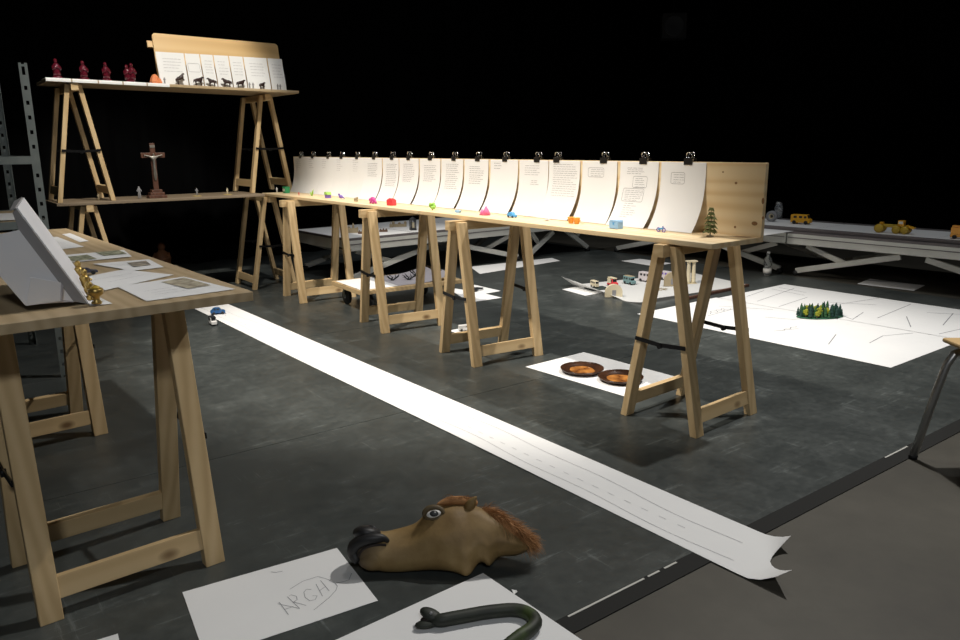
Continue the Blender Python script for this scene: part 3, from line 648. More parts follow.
# toy forest on a thin green mat
fc = at(820, 316, .008); t = MB().lathe([(.001, 0), (1, 0), (1, .003), (.98, .004), (.001, .004)], 28)
t.v = [Vector((p.x*.156, p.y*.078, p.z)) for p in t.v]; o = t.build('forest_mat', 'mat_green'); o.location = (fc.x, fc.y, .0065); o.rotation_euler = (0, 0, .12); tag(o, 'thin green mat under the toy forest', 'mat')
rnd = random.Random(5); proto = {}
for k in range(66):
    a = k*2.39996; r_ = math.sqrt((k+.5)/66); lx = r_*math.cos(a)*.150; ly = r_*math.sin(a)*.075
    kind = 'tree_yellow' if (abs(lx+.04) < .075 and rnd.random() < .30) or rnd.random() < .05 else ('tree_dark' if rnd.random() < .55 or lx > .09 else 'tree_green')
    p = Vector((fc.x+lx*math.cos(.12)-ly*math.sin(.12), fc.y+lx*math.sin(.12)+ly*math.cos(.12), .0105))
    lab = {'tree_yellow': 'yellow green toy tree in the cluster on the white floor sheets', 'tree_dark': 'dark blue green toy tree in the cluster on the white floor sheets', 'tree_green': 'mid green toy tree in the cluster on the white floor sheets'}[kind]
    if kind not in proto:
        pr = thing('toy_tree', lab, 'toy tree', p, rnd.random()*6, 'toy forest, '+kind.split('_')[1]+' trees'); proto[kind] = pr
        MB().tube([(0, 0, 0), (0, 0, .03)], .003, 5).build('trunk', 'brown_toy', pr)
        if kind == 'tree_yellow': mb = MB(); [mb.ell((.009*math.cos(q*2.1), .009*math.sin(q*2.1), .028+.009*(q % 4)), (.013, .013, .012), 7, 5) for q in range(7)]; mb.build('crown', kind, pr)
        else: MB().lathe([(.016, .008), (.010, .030), (.014, .030), (.007, .052), (.010, .052), (.001, .082)], 8).build('crown', kind, pr)
    else: dup(proto[kind], p, rnd.random()*6, lab, None, .55+.50*rnd.random())
# ---------------------------------------------------------------- bus sheet group
bz = .0
bq = [at(564, 286.0), at(692, 273), at(746, 284.5), at(641, 305.5)]
bc = (bq[0]+bq[1]+bq[2]+bq[3])/4
def bus_sheet(u, v):
    p = (bq[0]*(1-u)+bq[1]*u)*(1-v)+(bq[3]*(1-u)+bq[2]*u)*v
    lift = .080*max(0, 1-u/.07)**1.1*(max(0, 1-v/.8)**.8)+.028*max(0, (v-.80)/.20)**1.5*max(0, 1-abs(u-.15)/.6)
    ext = max(0, 1-u/.07)*max(0, 1-v/.8)
    q = p-bc+(bq[0]-bq[1]).normalized()*.03*ext
    return Vector((q.x, q.y, .0022+lift))
o = grid_map('paper_sheet', bus_sheet, 44, 24, 'paper_thin'); o.modifiers.clear(); o.location = (bc.x, bc.y, 0); tag(o, 'white sheet with curled edges carrying the toy vans and cut-out arches', 'paper sheet')
keep = CAMP; CAMP = Vector((0, 0, 9)); strokes('sand_drawing', bus_sheet, [[(.42+.05*math.cos(q*.5)*(1 if q % 2 else .3), .62+.07*math.sin(q*.5)*(1 if q % 2 else .3)) for q in range(26)]], o, 'sand', .012, .0012); CAMP = keep
flat_sheet('paper_sheet', 'narrow white sheet peeking out left of the sheet with toy vans', 'paper sheet', [(562, 289.5), (580, 286.5), (602, 292.5), (585, 296)], 0, seed=31)
o = MB().box(0, 0, .011, .62, .022, .02).build('wooden_slat', 'red_wood', None, False, .002); a_, b_ = at(680, 301.5), at(748, 286.5); m_ = (a_+b_)/2
one(o, 'long thin reddish wooden slat along the edge of the toy van sheet', 'slat', (m_.x, m_.y, 0), math.atan2((b_-a_).y, (b_-a_).x)); o.scale = ((b_-a_).length/.62, 1, 1)
vz = .004
MB_ = MB().box(0, 0, .002, .17, .13, .004).build('dark_mat', 'mat_dark'); p = at(597.5, 289, 0); one(MB_, 'small dark square mat under the leftmost cream toy bus', 'mat', (p.x, p.y, .0042), .4)
vehicle('toy_bus', 'cream toy bus on the small dark mat, leftmost of the toy vans', at(594.5, 287, .0086), math.radians(-68), .080, 'bus', 'cream', 'dark_toy', None, 1.35)
vehicle('toy_truck', 'toy truck with red cab and cream box on the toy van sheet', at(612.5, 286.5, vz), math.radians(-66), .100, 'truck', 'red', 'dark_toy', 'cream', 1.4)
vehicle('toy_van', 'teal toy camper van between the red truck and the white van', at(629.5, 284, vz), math.radians(-60), .110, 'camper', 'teal', 'dark_toy', 'sand', 1.15)
vehicle('toy_van', 'white toy van just left of the near trestle leg', at(646, 281.5, vz), math.radians(-52), .125, 'van', 'pink_white', 'dark_toy', None, 1.3)
vehicle('toy_van', 'pinkish white toy van seen between the near trestle legs', at(667, 280, vz), math.radians(-50), .12, 'van', 'pink_white', 'purple', None, 1.25)
def arch(label, px, h, wd, mat='cream', rz=0, dome=True):
    p = at(*px); t = thing('paper_arch', label, 'paper model', (p.x, p.y, .005), rz); N = 14; o_ = [(wd/2*math.cos(math.pi*k/N), h-wd/2*.9+wd/2*.9*math.sin(math.pi*k/N)) for k in range(N+1)]
    poly = [(wd/2, 0)]+o_+[(-wd/2, 0)]
    MB().prism(poly, -.012, .012).build('arch', mat, t); MB().box(0, -.013, h*.34, wd*.22, .004, h*.42).build('door', 'grey_toy', t); return t
arch('small cream cut-out dome with a door at the front of the toy van sheet', (613.5, 297.5), .095, .128, 'cream', .1)
arch('cream cut-out arch behind the near trestle leg on the toy van sheet', (672, 286.5), .11, .13, 'sand', .1)
p = at(690.5, 283.8); t = thing('paper_tower', 'tall cream paper tower with two columns behind the near trestle', 'paper model', (p.x, p.y, .004), .2)
for s in (-1, 1): MB().lathe([(.022, 0), (.018, .02), (.014, .16), (.018, .175)], 10, (s*.022, 0, 0)).build('column', 'cream', t, True)
MB().box(0, 0, .180, .088, .045, .010).build('cap', 'cream', t); MB().box(0, 0, .002, .09, .05, .004).build('plinth', 'cream', t)
# further floor sheets
flat_sheet('paper_sheet', 'white sheet at the edge of the middle stage shadow behind the long table', 'paper sheet', [(470, 267), (552, 258), (560, 261), (480, 274)], 0, seed=41)
flat_sheet('paper_sheet', 'lit white sheet on the far floor behind the toy vans', 'paper sheet', [(621, 261), (640, 259.0), (672, 263.5), (655, 266.5)], 0, seed=42)
flat_sheet('paper_sheet', 'upper of two white sheets behind the middle trestle', 'paper sheet', [(462, 283), (477, 285.5), (501, 291), (482, 294.5)], 0, seed=43)
flat_sheet('paper_sheet', 'lower of two white sheets behind the middle trestle', 'paper sheet', [(446, 287.5), (476, 291.5), (502, 298), (470, 302.5)], .0012, seed=44)
flat_sheet('paper_sheet', 'small white sheet at the foot of the middle right trestle', 'paper sheet', [(449, 331), (472, 326), (482, 330), (462, 335)], 0, seed=45)
flat_sheet('paper_sheet', 'shaded white sheet lying under the right stage', 'paper sheet', [(857, 284), (870, 279), (925, 285.5), (914, 291)], 0, seed=46)
flat_sheet('paper_sheet', 'small scrap of white paper beside the snake sheet corner', 'paper scrap', [(511.5, 591), (516.5, 590.3), (517.5, 593.5), (514, 594.5)], 0, seed=47, wav=.004)
vehicle('toy_truck', 'small white toy truck at the foot of the middle right trestle', at(464.5, 330.5, .003), .3, .075, 'truck', 'white_toy', 'grey_toy')
# dark rubber lizard on the two sheets
def lizard(label, loc, rz, L=.22):
    t = thing('toy_lizard', label, 'toy animal', loc, rz)
    V = [(0, 0, .018), (-.3*L, 0, .02), (-.45*L, .02*L, .03), (.2*L, .03*L, .016), (.4*L, -.04*L, .012), (.6*L, .06*L, .008), (-.25*L, .12*L, .008), (-.25*L, -.12*L, .008), (.08*L, .12*L, .008), (.08*L, -.12*L, .008)]
    skin('body', 'dark_toy', V, [(0, 1), (1, 2), (0, 3), (3, 4), (4, 5), (1, 6), (1, 7), (0, 8), (0, 9)], [.016, .015, .012, .012, .008, .004, .006, .006, .006, .006], t, 1); return t
lizard('black rubber lizard on the two white sheets behind the middle trestle', at(474, 291.5, .004), .9)
lizard('small black rubber lizard next to the larger one behind the middle trestle', at(449, 289.5, .004), 2.3, .13)
# ---------------------------------------------------------------- dolly
dz = .165
dq = [at(331.5, 281, dz), at(360, 291.5, dz)]
dx = (dq[1]-dq[0]); dl = dx.length; dx.normalize(); dy = Vector((-dx.y, dx.x, 0)); DA = math.atan2(dx.y, dx.x)
t = thing('dolly', 'low wooden dolly on black casters under the long table', 'dolly', (dq[0].x, dq[0].y, 0), DA)
DW = .80
MB().box(dl/2, DW/2, dz-.014, dl, DW, .028).build('platform', 'pine_X', t, False, .002)
for cx_, cy_ in ((.08, .08), (dl-.08, .10), (.08, DW-.1), (dl-.08, DW-.1)):
    MB().box(cx_, cy_, dz-.032, .07, .06, .008).build('caster_plate', 'rack_metal', t); w_ = MB().lathe([(.02, -.016), (.055, -.014), (.060, -.006), (.060, .006), (.055, .014), (.02, .016)], 20, (cx_, cy_, .060), Matrix.Rotation(math.pi/2, 3, 'X')).build('wheel', 'rubber', t, True)
    MB().lathe([(.018, -.019), (.018, .019)], 12, (cx_, cy_, .060), Matrix.Rotation(math.pi/2, 3, 'X')).build('hub', 'grey_toy', w_)
    for s in (-1, 1): MB().box(cx_, cy_+s*.022, .095, .03, .003, .09).build('fork', 'rack_metal', t)
dM = Matrix.Translation((dq[0].x, dq[0].y, dz)) @ Matrix.Rotation(DA, 4, 'Z')
def dsheet(u, v):
    y = .02+.30*v; return Vector((.03+(dl-.06)*u, y, .0015))
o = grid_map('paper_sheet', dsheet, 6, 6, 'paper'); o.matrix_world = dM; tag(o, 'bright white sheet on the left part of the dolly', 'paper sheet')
def dcurl(u, v):
    y = .30+.47*v; x = .03+(dl-.06)*u; z = .003+.0*v
    k = max(0, (v-.45)/.55); return Vector((x, y-.05*k*k, z+.060*(k**1.3)*(1-.35*abs(2*u-1)**2)))
o = grid_map('paper_sheet', dcurl, 12, 16, 'paper_grey'); o.matrix_world = dM; tag(o, 'grey shaded sheet curling up at the back of the dolly', 'paper sheet')  # shade on the curled paper is put into its grey colour
for k, (u, v) in enumerate(((.50, .14), (.62, .36), (.45, .58))):
    p = dM @ dcurl(u, v); pr = thing('toy_branch', ['left', 'middle', 'right'][k]+' of three dark leafless toy bushes on the dolly sheet', 'toy plant', p, k, 'dark toy bushes on the dolly')
    mb = MB(); rnd = random.Random(k)
    for q in range(16):
        a = q*.9; mb.tube([(0, 0, 0), (.03*math.cos(a), .03*math.sin(a), .018), (.048*math.cos(a+.4), .048*math.sin(a+.4), .02+.025*rnd.random())], [.004, .0035, .0015], 5)
    mb.build('twigs', 'dark_toy', pr); MB().lathe([(.015, 0), (.008, .006)], 8).build('base', 'dark_toy', pr)
# ---------------------------------------------------------------- stages
SZ = .375
def stage(label, c, ang, L, D, group):
    t = thing('stage_deck', label, 'stage', (c.x, c.y, 0), ang, group)
    MB().box(L/2, D/2, SZ-.009, L-.004, D-.004, .018).build('deck_panel', 'stage_edge', t)
    fh = .088; zc = SZ-.018-fh/2
    for y in (.02, D-.02): MB().box(L/2, y, zc, L-.004, .036, fh).build('frame_rail', 'stage_alu', t, False, .003)
    for x in (.022, L-.022): MB().box(x, D/2, zc, .036, D-.08, fh).build('frame_rail', 'stage_alu', t, False, .003)
    MB().box(L/2, .0, zc+.012, L-.02, .004, .006).build('rail_groove', 'stage_edge', t)
    z0, z1 = .03, SZ-.018-fh-.005
    for y in (.07, D-.07):
        for s in (-1, 1):
            xe = .07 if s < 0 else L-.07; xc = L/2+s*.09
            MB().bar((xe, y, z0+.01), (xc, y, z1-.02), .045, .03, (0, 0, 1)).build('leg_arm', 'stage_alu', t, False, .003)
            hx = xe*.38+xc*.62; hz = (z0+.01)*.38+(z1-.02)*.62
            hx = xe*.52+xc*.48; hz = (z0+.01)*.52+(z1-.02)*.48
            MB().bar((xe-s*.06, y+.032, z1-.01), (hx, y+.032, hz), .042, .025, (0, 0, 1)).build('leg_strut', 'stage_alu', t, False, .003)
            MB().tube([(xe, y-.02, .022), (xe, y+.02, .022)], .022, 12).build('caster', 'rubber', t, True)
    return t
GS = 'low folding stage decks'
stage('low folding stage deck behind the left half of the long table', MC, MA, 1.98, 1.0, GS)
stage('low folding stage deck in the far corner behind the long table', MC+MD*1.99, MA, .98, 1.0, GS)
stage('low folding stage deck behind the bare end of the upright board', RC+RD*.02, RA, 1.98, 1.0, GS)
stage('low folding stage deck at the right edge with yellow toy machines', RC+RD*2.01, RA, 1.98, 1.0, GS)
# papers on the stages
def stp(s, off, z=SZ): p = RC+RD*s+RN*off; return Vector((p.x, p.y, z))
def mtp(s, off, z=SZ): p = MC+MD*s+MN*off; return Vector((p.x, p.y, z))
for k in range(3):
    c = mtp(.01+.66*k, .02); flat_sheet('paper_sheet', ['left', 'middle', 'right'][k]+' white sheet covering the low stage behind the long table', 'paper sheet', None, SZ, 'paper', world=[c, c+MD*.65, c+MD*.65+MN*.94, c+MN*.94], wav=.0006, group='sheets on the middle stage', seed=60+k)
o = MB().box(1.55, .34, .013, 2.75, .6, .026).build('raised_board', 'stage_edge', None, False, .002); one(o, 'long dark-edged board lying on the right stage under white sheets', 'board', stp(1.20-.1, .002, SZ+.002), RA)
for k in range(3):
    c = stp(1.30+.92*k, .06); c.z = SZ+.027; flat_sheet('paper_sheet', ['left', 'middle', 'right'][k]+' white sheet on the board along the right stage', 'paper sheet', None, SZ+.0288, world=[c, c+RD*.915, c+RD*.915+RN*.52, c+RN*.52], wav=.0006, group='sheets on the right stage', seed=70+k)
c = at(794, 231.3, SZ); flat_sheet('foam_card', 'white card jutting from the right stage just beyond the bare board end', 'card', None, SZ+.0005, world=[c, c-RD*.6, c-RD*.6-RN*.5, c-RN*.5], wav=.0003, seed=75)
ZB = SZ+.0312
vehicle('toy_van', 'yellow toy van on the right stage near the tape roll', at(801, 224, ZB), RA+.15, .165, 'van', 'yellow', 'dark_toy', None, 1.0)
p = at(893, 233, ZB); t = thing('toy_tractor', 'yellow toy grader machine on the right stage', 'toy vehicle', p, RA+.1)
MB().box(0, 0, .055, .16, .035, .022).build('chassis', 'yellow_dark', t, False, .003); MB().box(.055, 0, .078, .045, .045, .045).build('cab', 'yellow', t, False, .004)
for x, r_ in ((-.095, .034), (.03, .030), (.09, .030)):
    for s in (-1, 1): MB().lathe([(r_*.5, -.010), (r_, -.008), (r_, .008), (r_*.5, .010)], 14, (x, s*.038, r_), Matrix.Rotation(math.pi/2, 3, 'X')).build('wheel', 'yellow_dark', t, True)
MB().bar((-.10, 0, .055), (-.075, 0, .055), .05, .03, (0, 0, 1)).build('front', 'yellow', t); MB().bar((.09, 0, .06), (.15, 0, .045), .05, .012, (0, 1, 0)).build('blade', 'yellow', t); MB().box(.055, -.0235, .085, .03, .002, .02).build('window', 'white_toy', t)
vehicle('toy_truck', 'orange toy truck cut by the right edge of the picture on the stage', at(962, 239, ZB), RA+.2, .15, 'truck', 'orange', 'dark_toy', 'orange', 1.2)
p = at(771.5, 221.5, ZB); t = thing('tape_roll', 'grey roll of tape standing on edge beside the glass jar', 'tape roll', (p.x, p.y, ZB), RA+.2)
MB().lathe([(.022, -.02), (.048, -.02), (.048, .02), (.022, .02), (.022, -.02)], 24, (0, 0, .048), Matrix.Rotation(math.pi/2, 3, 'X')).build('tape', 'grey_toy', t, True); MB().lathe([(.018, -.021), (.022, -.021), (.022, .021), (.018, .021), (.018, -.021)], 24, (0, 0, .048), Matrix.Rotation(math.pi/2, 3, 'X')).build('core', 'cream', t, True)
p = at(778, 218.5, ZB); t = thing('glass_jar', 'clear glass jar with pale contents at the left of the right stage', 'jar', (p.x, p.y, ZB), 0)
MB().lathe([(.036, 0), (.038, .004), (.038, .105), (.030, .122), (.030, .14), (.028, .14), (.028, .122), (.035, .104), (.035, .006), (.001, .005)], 20).build('glass', 'clear_glass', t, True); MB().lathe([(.031, .140), (.031, .156), (.001, .157)], 16).build('lid', 'chrome', t, True); MB().lathe([(.033, .007), (.033, .055), (.001, .06)], 16).build('contents', 'white_toy', t, True)
# small castles on the middle stage
def castle(label, px, w_, h_, mat, towers):
    p = at(*px, SZ+.003); t = thing('toy_castle', label, 'toy building', (p.x, p.y, SZ+.0025), MA-.6)
    MB().box(0, 0, h_*.22, w_, .05, h_*.44).build('wall', mat, t)
    for x, s in towers:
        tw = MB().lathe([(w_*.09, 0), (w_*.09, h_*s*.75), (w_*.11, h_*s*.78), (w_*.001, h_*s)], 10, (x*w_, 0, 0)).build('tower', mat, t)
    return t
castle('brown toy castle with one tall spire on the middle stage', (353, 232.5), .09, .085, 'sand', ((-.35, .7), (.05, 1.), (.42, .6)))
castle('small low toy house group right of the spired castle', (361, 233.5), .045, .038, 'brown_toy', ((-.3, .9), (.3, 1.)))
castle('dark low toy houses on the middle stage between the trestles', (383.5, 231.5), .07, .03, 'brown_toy', ((-.35, .9), (0, 1.), (.35, .9)))
castle('sand coloured toy fort at the back of the middle stage', (399.5, 226.5), .13, .052, 'sand', ((-.42, 1.), (.0, .8), (.42, 1.)))
castle('small sand coloured toy tower left of the toy fort', (391.5, 227), .035, .055, 'sand', ((-.2, .9), (.2, 1.)))
p = at(413, 230, SZ+.003); t = thing('toy_lantern', 'dark toy lantern tower on the middle stage', 'toy building', (p.x, p.y, SZ+.0025), .4)
MB().box(0, 0, .01, .05, .05, .02).build('base', 'dark_toy', t)
for x in (-1, 1):
    for y in (-1, 1): MB().box(x*.02, y*.02, .05, .008, .008, .07).build('post', 'dark_toy', t)
MB().lathe([(.036, .085), (.03, .10), (.004, .118)], 4).build('roof', 'dark_toy', t); MB().box(0, 0, .045, .02, .02, .05).build('lamp', 'cream', t)
# plastic bottle scraps hanging under right stage
p = at(776, 271, 0); t = thing('plastic_bottle', 'clear plastic bottle standing on the floor before the right stage legs', 'bottle', (p.x-.16, p.y-.22, 0), 0)
MB().lathe([(.03, 0), (.034, .01), (.034, .06), (.028, .075), (.034, .09), (.032, .14), (.012, .17), (.012, .19)], 14).build('body', 'clear_glass', t, True); MB().lathe([(.0345, .02), (.035, .06)], 14).build('label_band', 'white_toy', t, True); MB().lathe([(.013, .19), (.013, .205), (.001, .206)], 10).build('cap', 'white_toy', t, True)
# ---------------------------------------------------------------- chair at the right edge
cf = at(913, 458); t = thing('chair', 'chair with wooden seat and steel legs at the right edge', 'chair', (cf.x, cf.y, -.003), .0)
SH = .418
MB().prism([(.08, SH), (.50, SH), (.50, SH+.016), (.08, SH+.016)], -.37, .05).build('seat', 'beech', t, False, .006)
for sx_, x0 in ((-1, 0.), (1, .58)):
    for y in (0., -.33):
        k = 1 if sx_ < 0 else -1; pts = [(x0, y, .012), (x0+k*.055, y+.0, .26), (x0+k*.078, y, .35), (x0+k*.10, y, .388), (x0+k*.135, y, .401), (x0+k*.20, y, .403)]
        l_ = MB().tube(pts, .0135, 12).build('leg', 'steel_leg', t, True); MB().tube([(x0-k*.002, y, .003), (x0+k*.002, y, .016)], .0145, 10).build('rubber_foot', 'rubber', l_, True)
for y in (-.02, -.31): MB().tube([(.46, y, .42), (.53, y, .55), (.58, y, .84)], .010, 8).build('back_post', 'chrome', t, True)
MB().box(.565, -.165, .76, .014, .40, .17, Matrix.Rotation(.17, 3, 'Y')).build('backrest', 'beech', t, False, .005)
# ---------------------------------------------------------------- horse mask
# the mask lies tipped back on its far cheek: its midplane rises from the floor at y=1.84, leaning away from the viewer
HO = Vector((0, 1.845, 0)); HD = Vector((0, .125, .18)).normalized(); HN = Vector((0, -HD.z, HD.y))
def onS(px, py, o=0.): return onp(px, py, HO+HN*o, HN)
hx0 = onS(351, 550).x
HB = Vector((hx0, 1.90, 0))
hr = thing('horse_mask', 'brown rubber horse head mask with black muzzle lying on the floor', 'mask', HB, 0)
st = [  # px x, top y, bottom y, half thickness
    (350.5, 549, 555, .016), (354, 540, 560, .034), (360, 534, 564.5, .046), (368, 530.5, 568.5, .052), (377, 530, 571.5, .053), (385, 532, 573, .050), (394, 529.5, 573.5, .048), (404, 527, 573, .047), (414, 524.2, 572, .050),
    (421, 519, 571.5, .055), (427, 511, 571, .060), (434, 506, 571, .064), (443, 503.5, 571.5, .067), (452, 503, 573.5, .069), (457, 503, 574.5, .069), (462, 503.5, 579, .069), (467, 504, 581, .068), (472, 505, 576, .067), (477, 506.5, 564.5, .066), (482, 508.5, 561, .064), (487, 511, 566, .062), (491, 513, 566.5, .060), (496, 516.5, 558, .057),
    (502, 520, 556.3, .053), (509, 525.5, 556.3, .048), (516, 531.5, 556, .042), (524, 539, 553, .033), (530, 545, 549.5, .022)]
rings = []; NR = 32
for i, (px, yt, yb, th) in enumerate(st):
    T_ = onS(px, yt); B_ = onS(px, yb); mid = (T_+B_)/2; ax = (T_-B_)/2; rg = []
    for k in range(NR):
        a = 2*math.pi*k/NR; ca_, sa_ = math.cos(a), math.sin(a)
        w_ = 1-.22*max(0, ca_)**2*(1 if 385 < px < 470 else .2)
        n_ = noise.noise(Vector((px*.045, ca_*2.2, sa_*2.2)))*.007*(1 if px > 395 else .35)
        if 440 < px < 500: n_ += .007*math.sin(px*.33+2*ca_)*max(0, -ca_)
        p = mid+ax*math.copysign(abs(ca_)**.95, ca_)+HN*((th*math.copysign(abs(sa_)**.80, sa_)*w_)+n_*sa_)
        p.z = max(p.z, .0025); rg.append(p-HB)
    rings.append(rg)
hm = MB(); v = [p for r_ in rings for p in r_]; f = []
for i in range(len(rings)-1):
    for k in range(NR): f.append((i*NR+k, i*NR+(k+1) % NR, (i+1)*NR+(k+1) % NR, (i+1)*NR+k))
f.append(tuple(range(NR-1, -1, -1)))
hd = hm.add(v, f).build('head', 'horse_skin', hr, True); sb = hd.modifiers.new('sub', 'SUBSURF'); sb.levels = 1; sb.render_levels = 2
def S_(px, py, o): return onS(px, py, o)-HB
RX = Matrix.Rotation(-math.atan2(HN.z, -HN.y), 3, 'X')
# muzzle: black nose with nostril, rolled upper lip, lower lip
MB().ell(S_(367.5, 534, .018), (.040, .044, .022), 18, 12, RX @ Matrix.Rotation(.12, 3, 'Y')).build('nose', 'lip_black', hr, True)
lp = [S_(x, y, o) for x, y, o in ((357.5, 562, .034), (353.5, 554, .030), (355, 546, .038), (361, 541.5, .046), (369, 539, .051), (378, 538, .052), (385, 538.8, .049), (388.5, 542, .046))]
MB().tube(smooth(lp, 3), [.009, .012, .0145, .0165, .0175, .018, .0185, .018, .0175, .0175, .017, .0165, .016, .015, .0145, .013, .012, .010, .008, .007, .006, .004][:len(smooth(lp, 3))], 12).build('upper_lip', 'lip_black', hr, True)
for px, py, r_ in ((371, 530, .009), (363, 533, .006)):
    c_ = S_(px, py, .036); MB().tube([c_+RX @ Vector((r_*1.3*math.cos(k*math.pi/6), 0, r_*math.sin(k*math.pi/6))) for k in range(12)], .0042, 8, True).build('nostril_rim', 'lip_black', hr, True)
    MB().ell(c_, (r_*1.2, .004, r_*.9), 10, 6, RX).build('nostril', 'mouth_dark', hr, True)
MB().ell(S_(374, 557, .019), (.044, .032, .036), 18, 12, RX).build('lower_lip', 'horse_skin', hr, True)
MB().tube(smooth([S_(x, y, o) for x, y, o in ((358, 557, .043), (362, 550, .050), (370, 546, .053), (379, 544.8, .052), (386, 545, .048))], 3), .0035, 8).build('mouth_line', 'mouth_dark', hr, True)
# eye
ec = S_(433.8, 514, .052)
MB().ell(ec+RX @ Vector((0, .012, .001)), (.032, .018, .023), 20, 12, RX).build('eye_socket', 'horse_brow', hr, True)
ey = MB().ell(ec+RX @ Vector((0, -.001, 0)), (.0200, .0095, .0105), 20, 12, RX @ Matrix.Rotation(-.18, 3, 'Y')).build('eyeball', 'white_toy', hr, True)
MB().ell(ec+RX @ Vector((.001, -.0085, 0)), (.0120, .0030, .0082), 16, 10, RX).build('iris', 'dark_toy', ey, True); MB().ell(ec+RX @ Vector((.004, -.0118, .003)), (.002, .001, .002), 8, 6, RX).build('glint', 'white_toy', ey, True)
def arc(a0, a1, rx, rz, dy): return [ec+RX @ Vector((rx*math.cos(math.radians(a0+(a1-a0)*i/14)), dy, rz*math.sin(math.radians(a0+(a1-a0)*i/14)))) for i in range(15)]
MB().tube(arc(-5, 200, .027, .0175, .001), [.003+.0050*math.sin(math.pi*i/14) for i in range(15)], 10).build('brow', 'horse_brow', hr, True)
MB().tube(arc(185, 355, .0235, .0135, .000), [.002+.0025*math.sin(math.pi*i/14) for i in range(15)], 8).build('lower_lid', 'horse_brow', hr, True)
# ears
for o_ in (.030, -.035):
    b_ = S_(469, 509, o_); MB().tube(smooth([b_, b_+Vector((.004, 0, .012)), b_+Vector((.012, -.002, .026)), b_+Vector((.020, -.003, .038))], 3), [.013, .0145, .015, .0145, .0135, .012, .0095, .0065, .004, .0015], 10).build('ear', 'horse_skin', hr, True)
# forelock and mane: fine strands over a soft core
def strands(name, roots, n, seed, L0, L1, w, spread, mat='hair', fall=.35):
    rnd = random.Random(seed); mb = MB()
    for q in range(n):
        k = rnd.random()*(len(roots)-1); i = int(k); a0, d0, w0 = roots[i]; a1, d1, w1 = roots[min(i+1, len(roots)-1)]; f_ = k-i
        p = a0.lerp(a1, f_)+HN*rnd.uniform(-.5, 1)*(w0+(w1-w0)*f_)+Vector((rnd.gauss(0, .005), 0, rnd.gauss(0, .004)))
        d = (d0.lerp(d1, f_)+Vector((rnd.gauss(0, spread), rnd.gauss(0, spread), rnd.gauss(0, spread)))).normalized()
        L = rnd.uniform(L0, L1); pts = []; curl = rnd.uniform(-1, 1); sd_ = d.cross(HN).normalized()
        for j in range(5):
            t_ = j/4; g = p+d*L*t_+Vector((0, 0, -fall*L*t_*t_))+sd_*(.16*L*curl*math.sin(3*t_)); g.z = max(g.z, .003); pts.append(g)
        side = d.cross(Vector((rnd.uniform(-1, 1), rnd.uniform(-1, 1), rnd.uniform(-1, 1)))).normalized(); vv = []
        for j, g in enumerate(pts): ww = w*(1-.8*j/4); vv += [g+side*ww, g-side*ww]
        mb.add(vv, [(2*j, 2*j+1, 2*j+3, 2*j+2) for j in range(4)])
    return mb.build(name, mat, hr, True, 0, False)
mr = [(S_(482, 512, 0), Vector((.9, -.25, .10)), .02), (S_(490, 514, 0), Vector((.85, -.35, .0)), .035), (S_(500, 521, 0), Vector((.85, -.35, -.1)), .045), (S_(510, 528, 0), Vector((.9, -.3, -.12)), .042), (S_(519, 535, 0), Vector((.9, -.2, -.1)), .035), (S_(526, 542, 0), Vector((.9, -.2, -.05)), .025)]
MB().tube(smooth([S_(480, 512, .012), S_(490, 516, .02), S_(502, 524, .024), S_(514, 534, .022), S_(525, 543, .012)], 3), [.008, .011, .014, .017, .019, .021, .022, .021, .020, .018, .016, .012, .008], 12).build('mane_core', 'hair', hr, True)
strands('mane', mr, 5600, 3, .020, .052, .0009, .34)
MB().tube(smooth([S_(477, 503.5, .012), S_(466, 501, .022), S_(454, 500.5, .030), S_(444, 502, .038), S_(437, 504.5, .044)], 3), [.006, .008, .010, .012, .013, .0125, .012, .011, .010, .008, .006, .004, .002], 10).build('forelock_core', 'hair', hr, True)
strands('forelock', [(S_(474, 501, .015), Vector((-.95, -.1, .05)), .012), (S_(462, 499.8, .022), Vector((-.95, -.15, .0)), .014), (S_(450, 500.5, .03), Vector((-.95, -.2, -.08)), .012)], 1500, 9, .018, .036, .0008, .13)
# ---------------------------------------------------------------- snake
sp_ = [(433, 619.5, .018), (441, 621, .017), (452, 619.5, .016), (466, 617, .016), (482, 614, .016), (498, 612, .016), (513, 611, .016), (525, 613, .016), (533, 618, .016), (535.5, 624, .016), (531, 630, .016), (523, 635.5, .016), (510, 643, .016), (494, 653, .015), (470, 662, .013), (440, 668, .008)]
P_ = [at(x, y, z) for x, y, z in sp_]; pr_ = Vector((P_[3].x, P_[3].y, .003))
t = thing('rubber_snake', 'dark green rubber snake with open mouth on the white sheet', 'toy snake', pr_, 0)
SP = smooth([p-pr_ for p in P_]); rs = [min(.0160, .0140+.0004*i)*(1 if i < 45 else max(.25, 1-(i-45)/20)) for i in range(len(SP))]
for i, p in enumerate(SP): p.z = rs[i]
MB().tube(SP, rs, 14).build('body', 'snake', t, True)
h0 = SP[0]; MB().ell(h0+Vector((-.004, .006, .009)), (.030, .018, .0125), 18, 12, Matrix.Rotation(-.35, 3, 'Z') @ Matrix.Rotation(.30, 3, 'Y')).build('upper_jaw', 'snake', t, True)
MB().ell(h0+Vector((-.013, -.009, -.004)), (.030, .014, .009), 16, 10, Matrix.Rotation(.22, 3, 'Z')).build('lower_jaw', 'snake', t, True)
MB().ell(h0+Vector((-.012, -.002, .002)), (.018, .010, .007), 12, 8).build('mouth', 'mouth_dark', t, True)
MB().ell(h0+Vector((-.004, -.003, .020)), (.0038, .0038, .0038), 8, 6).build('eye', 'grey_toy', t, True)
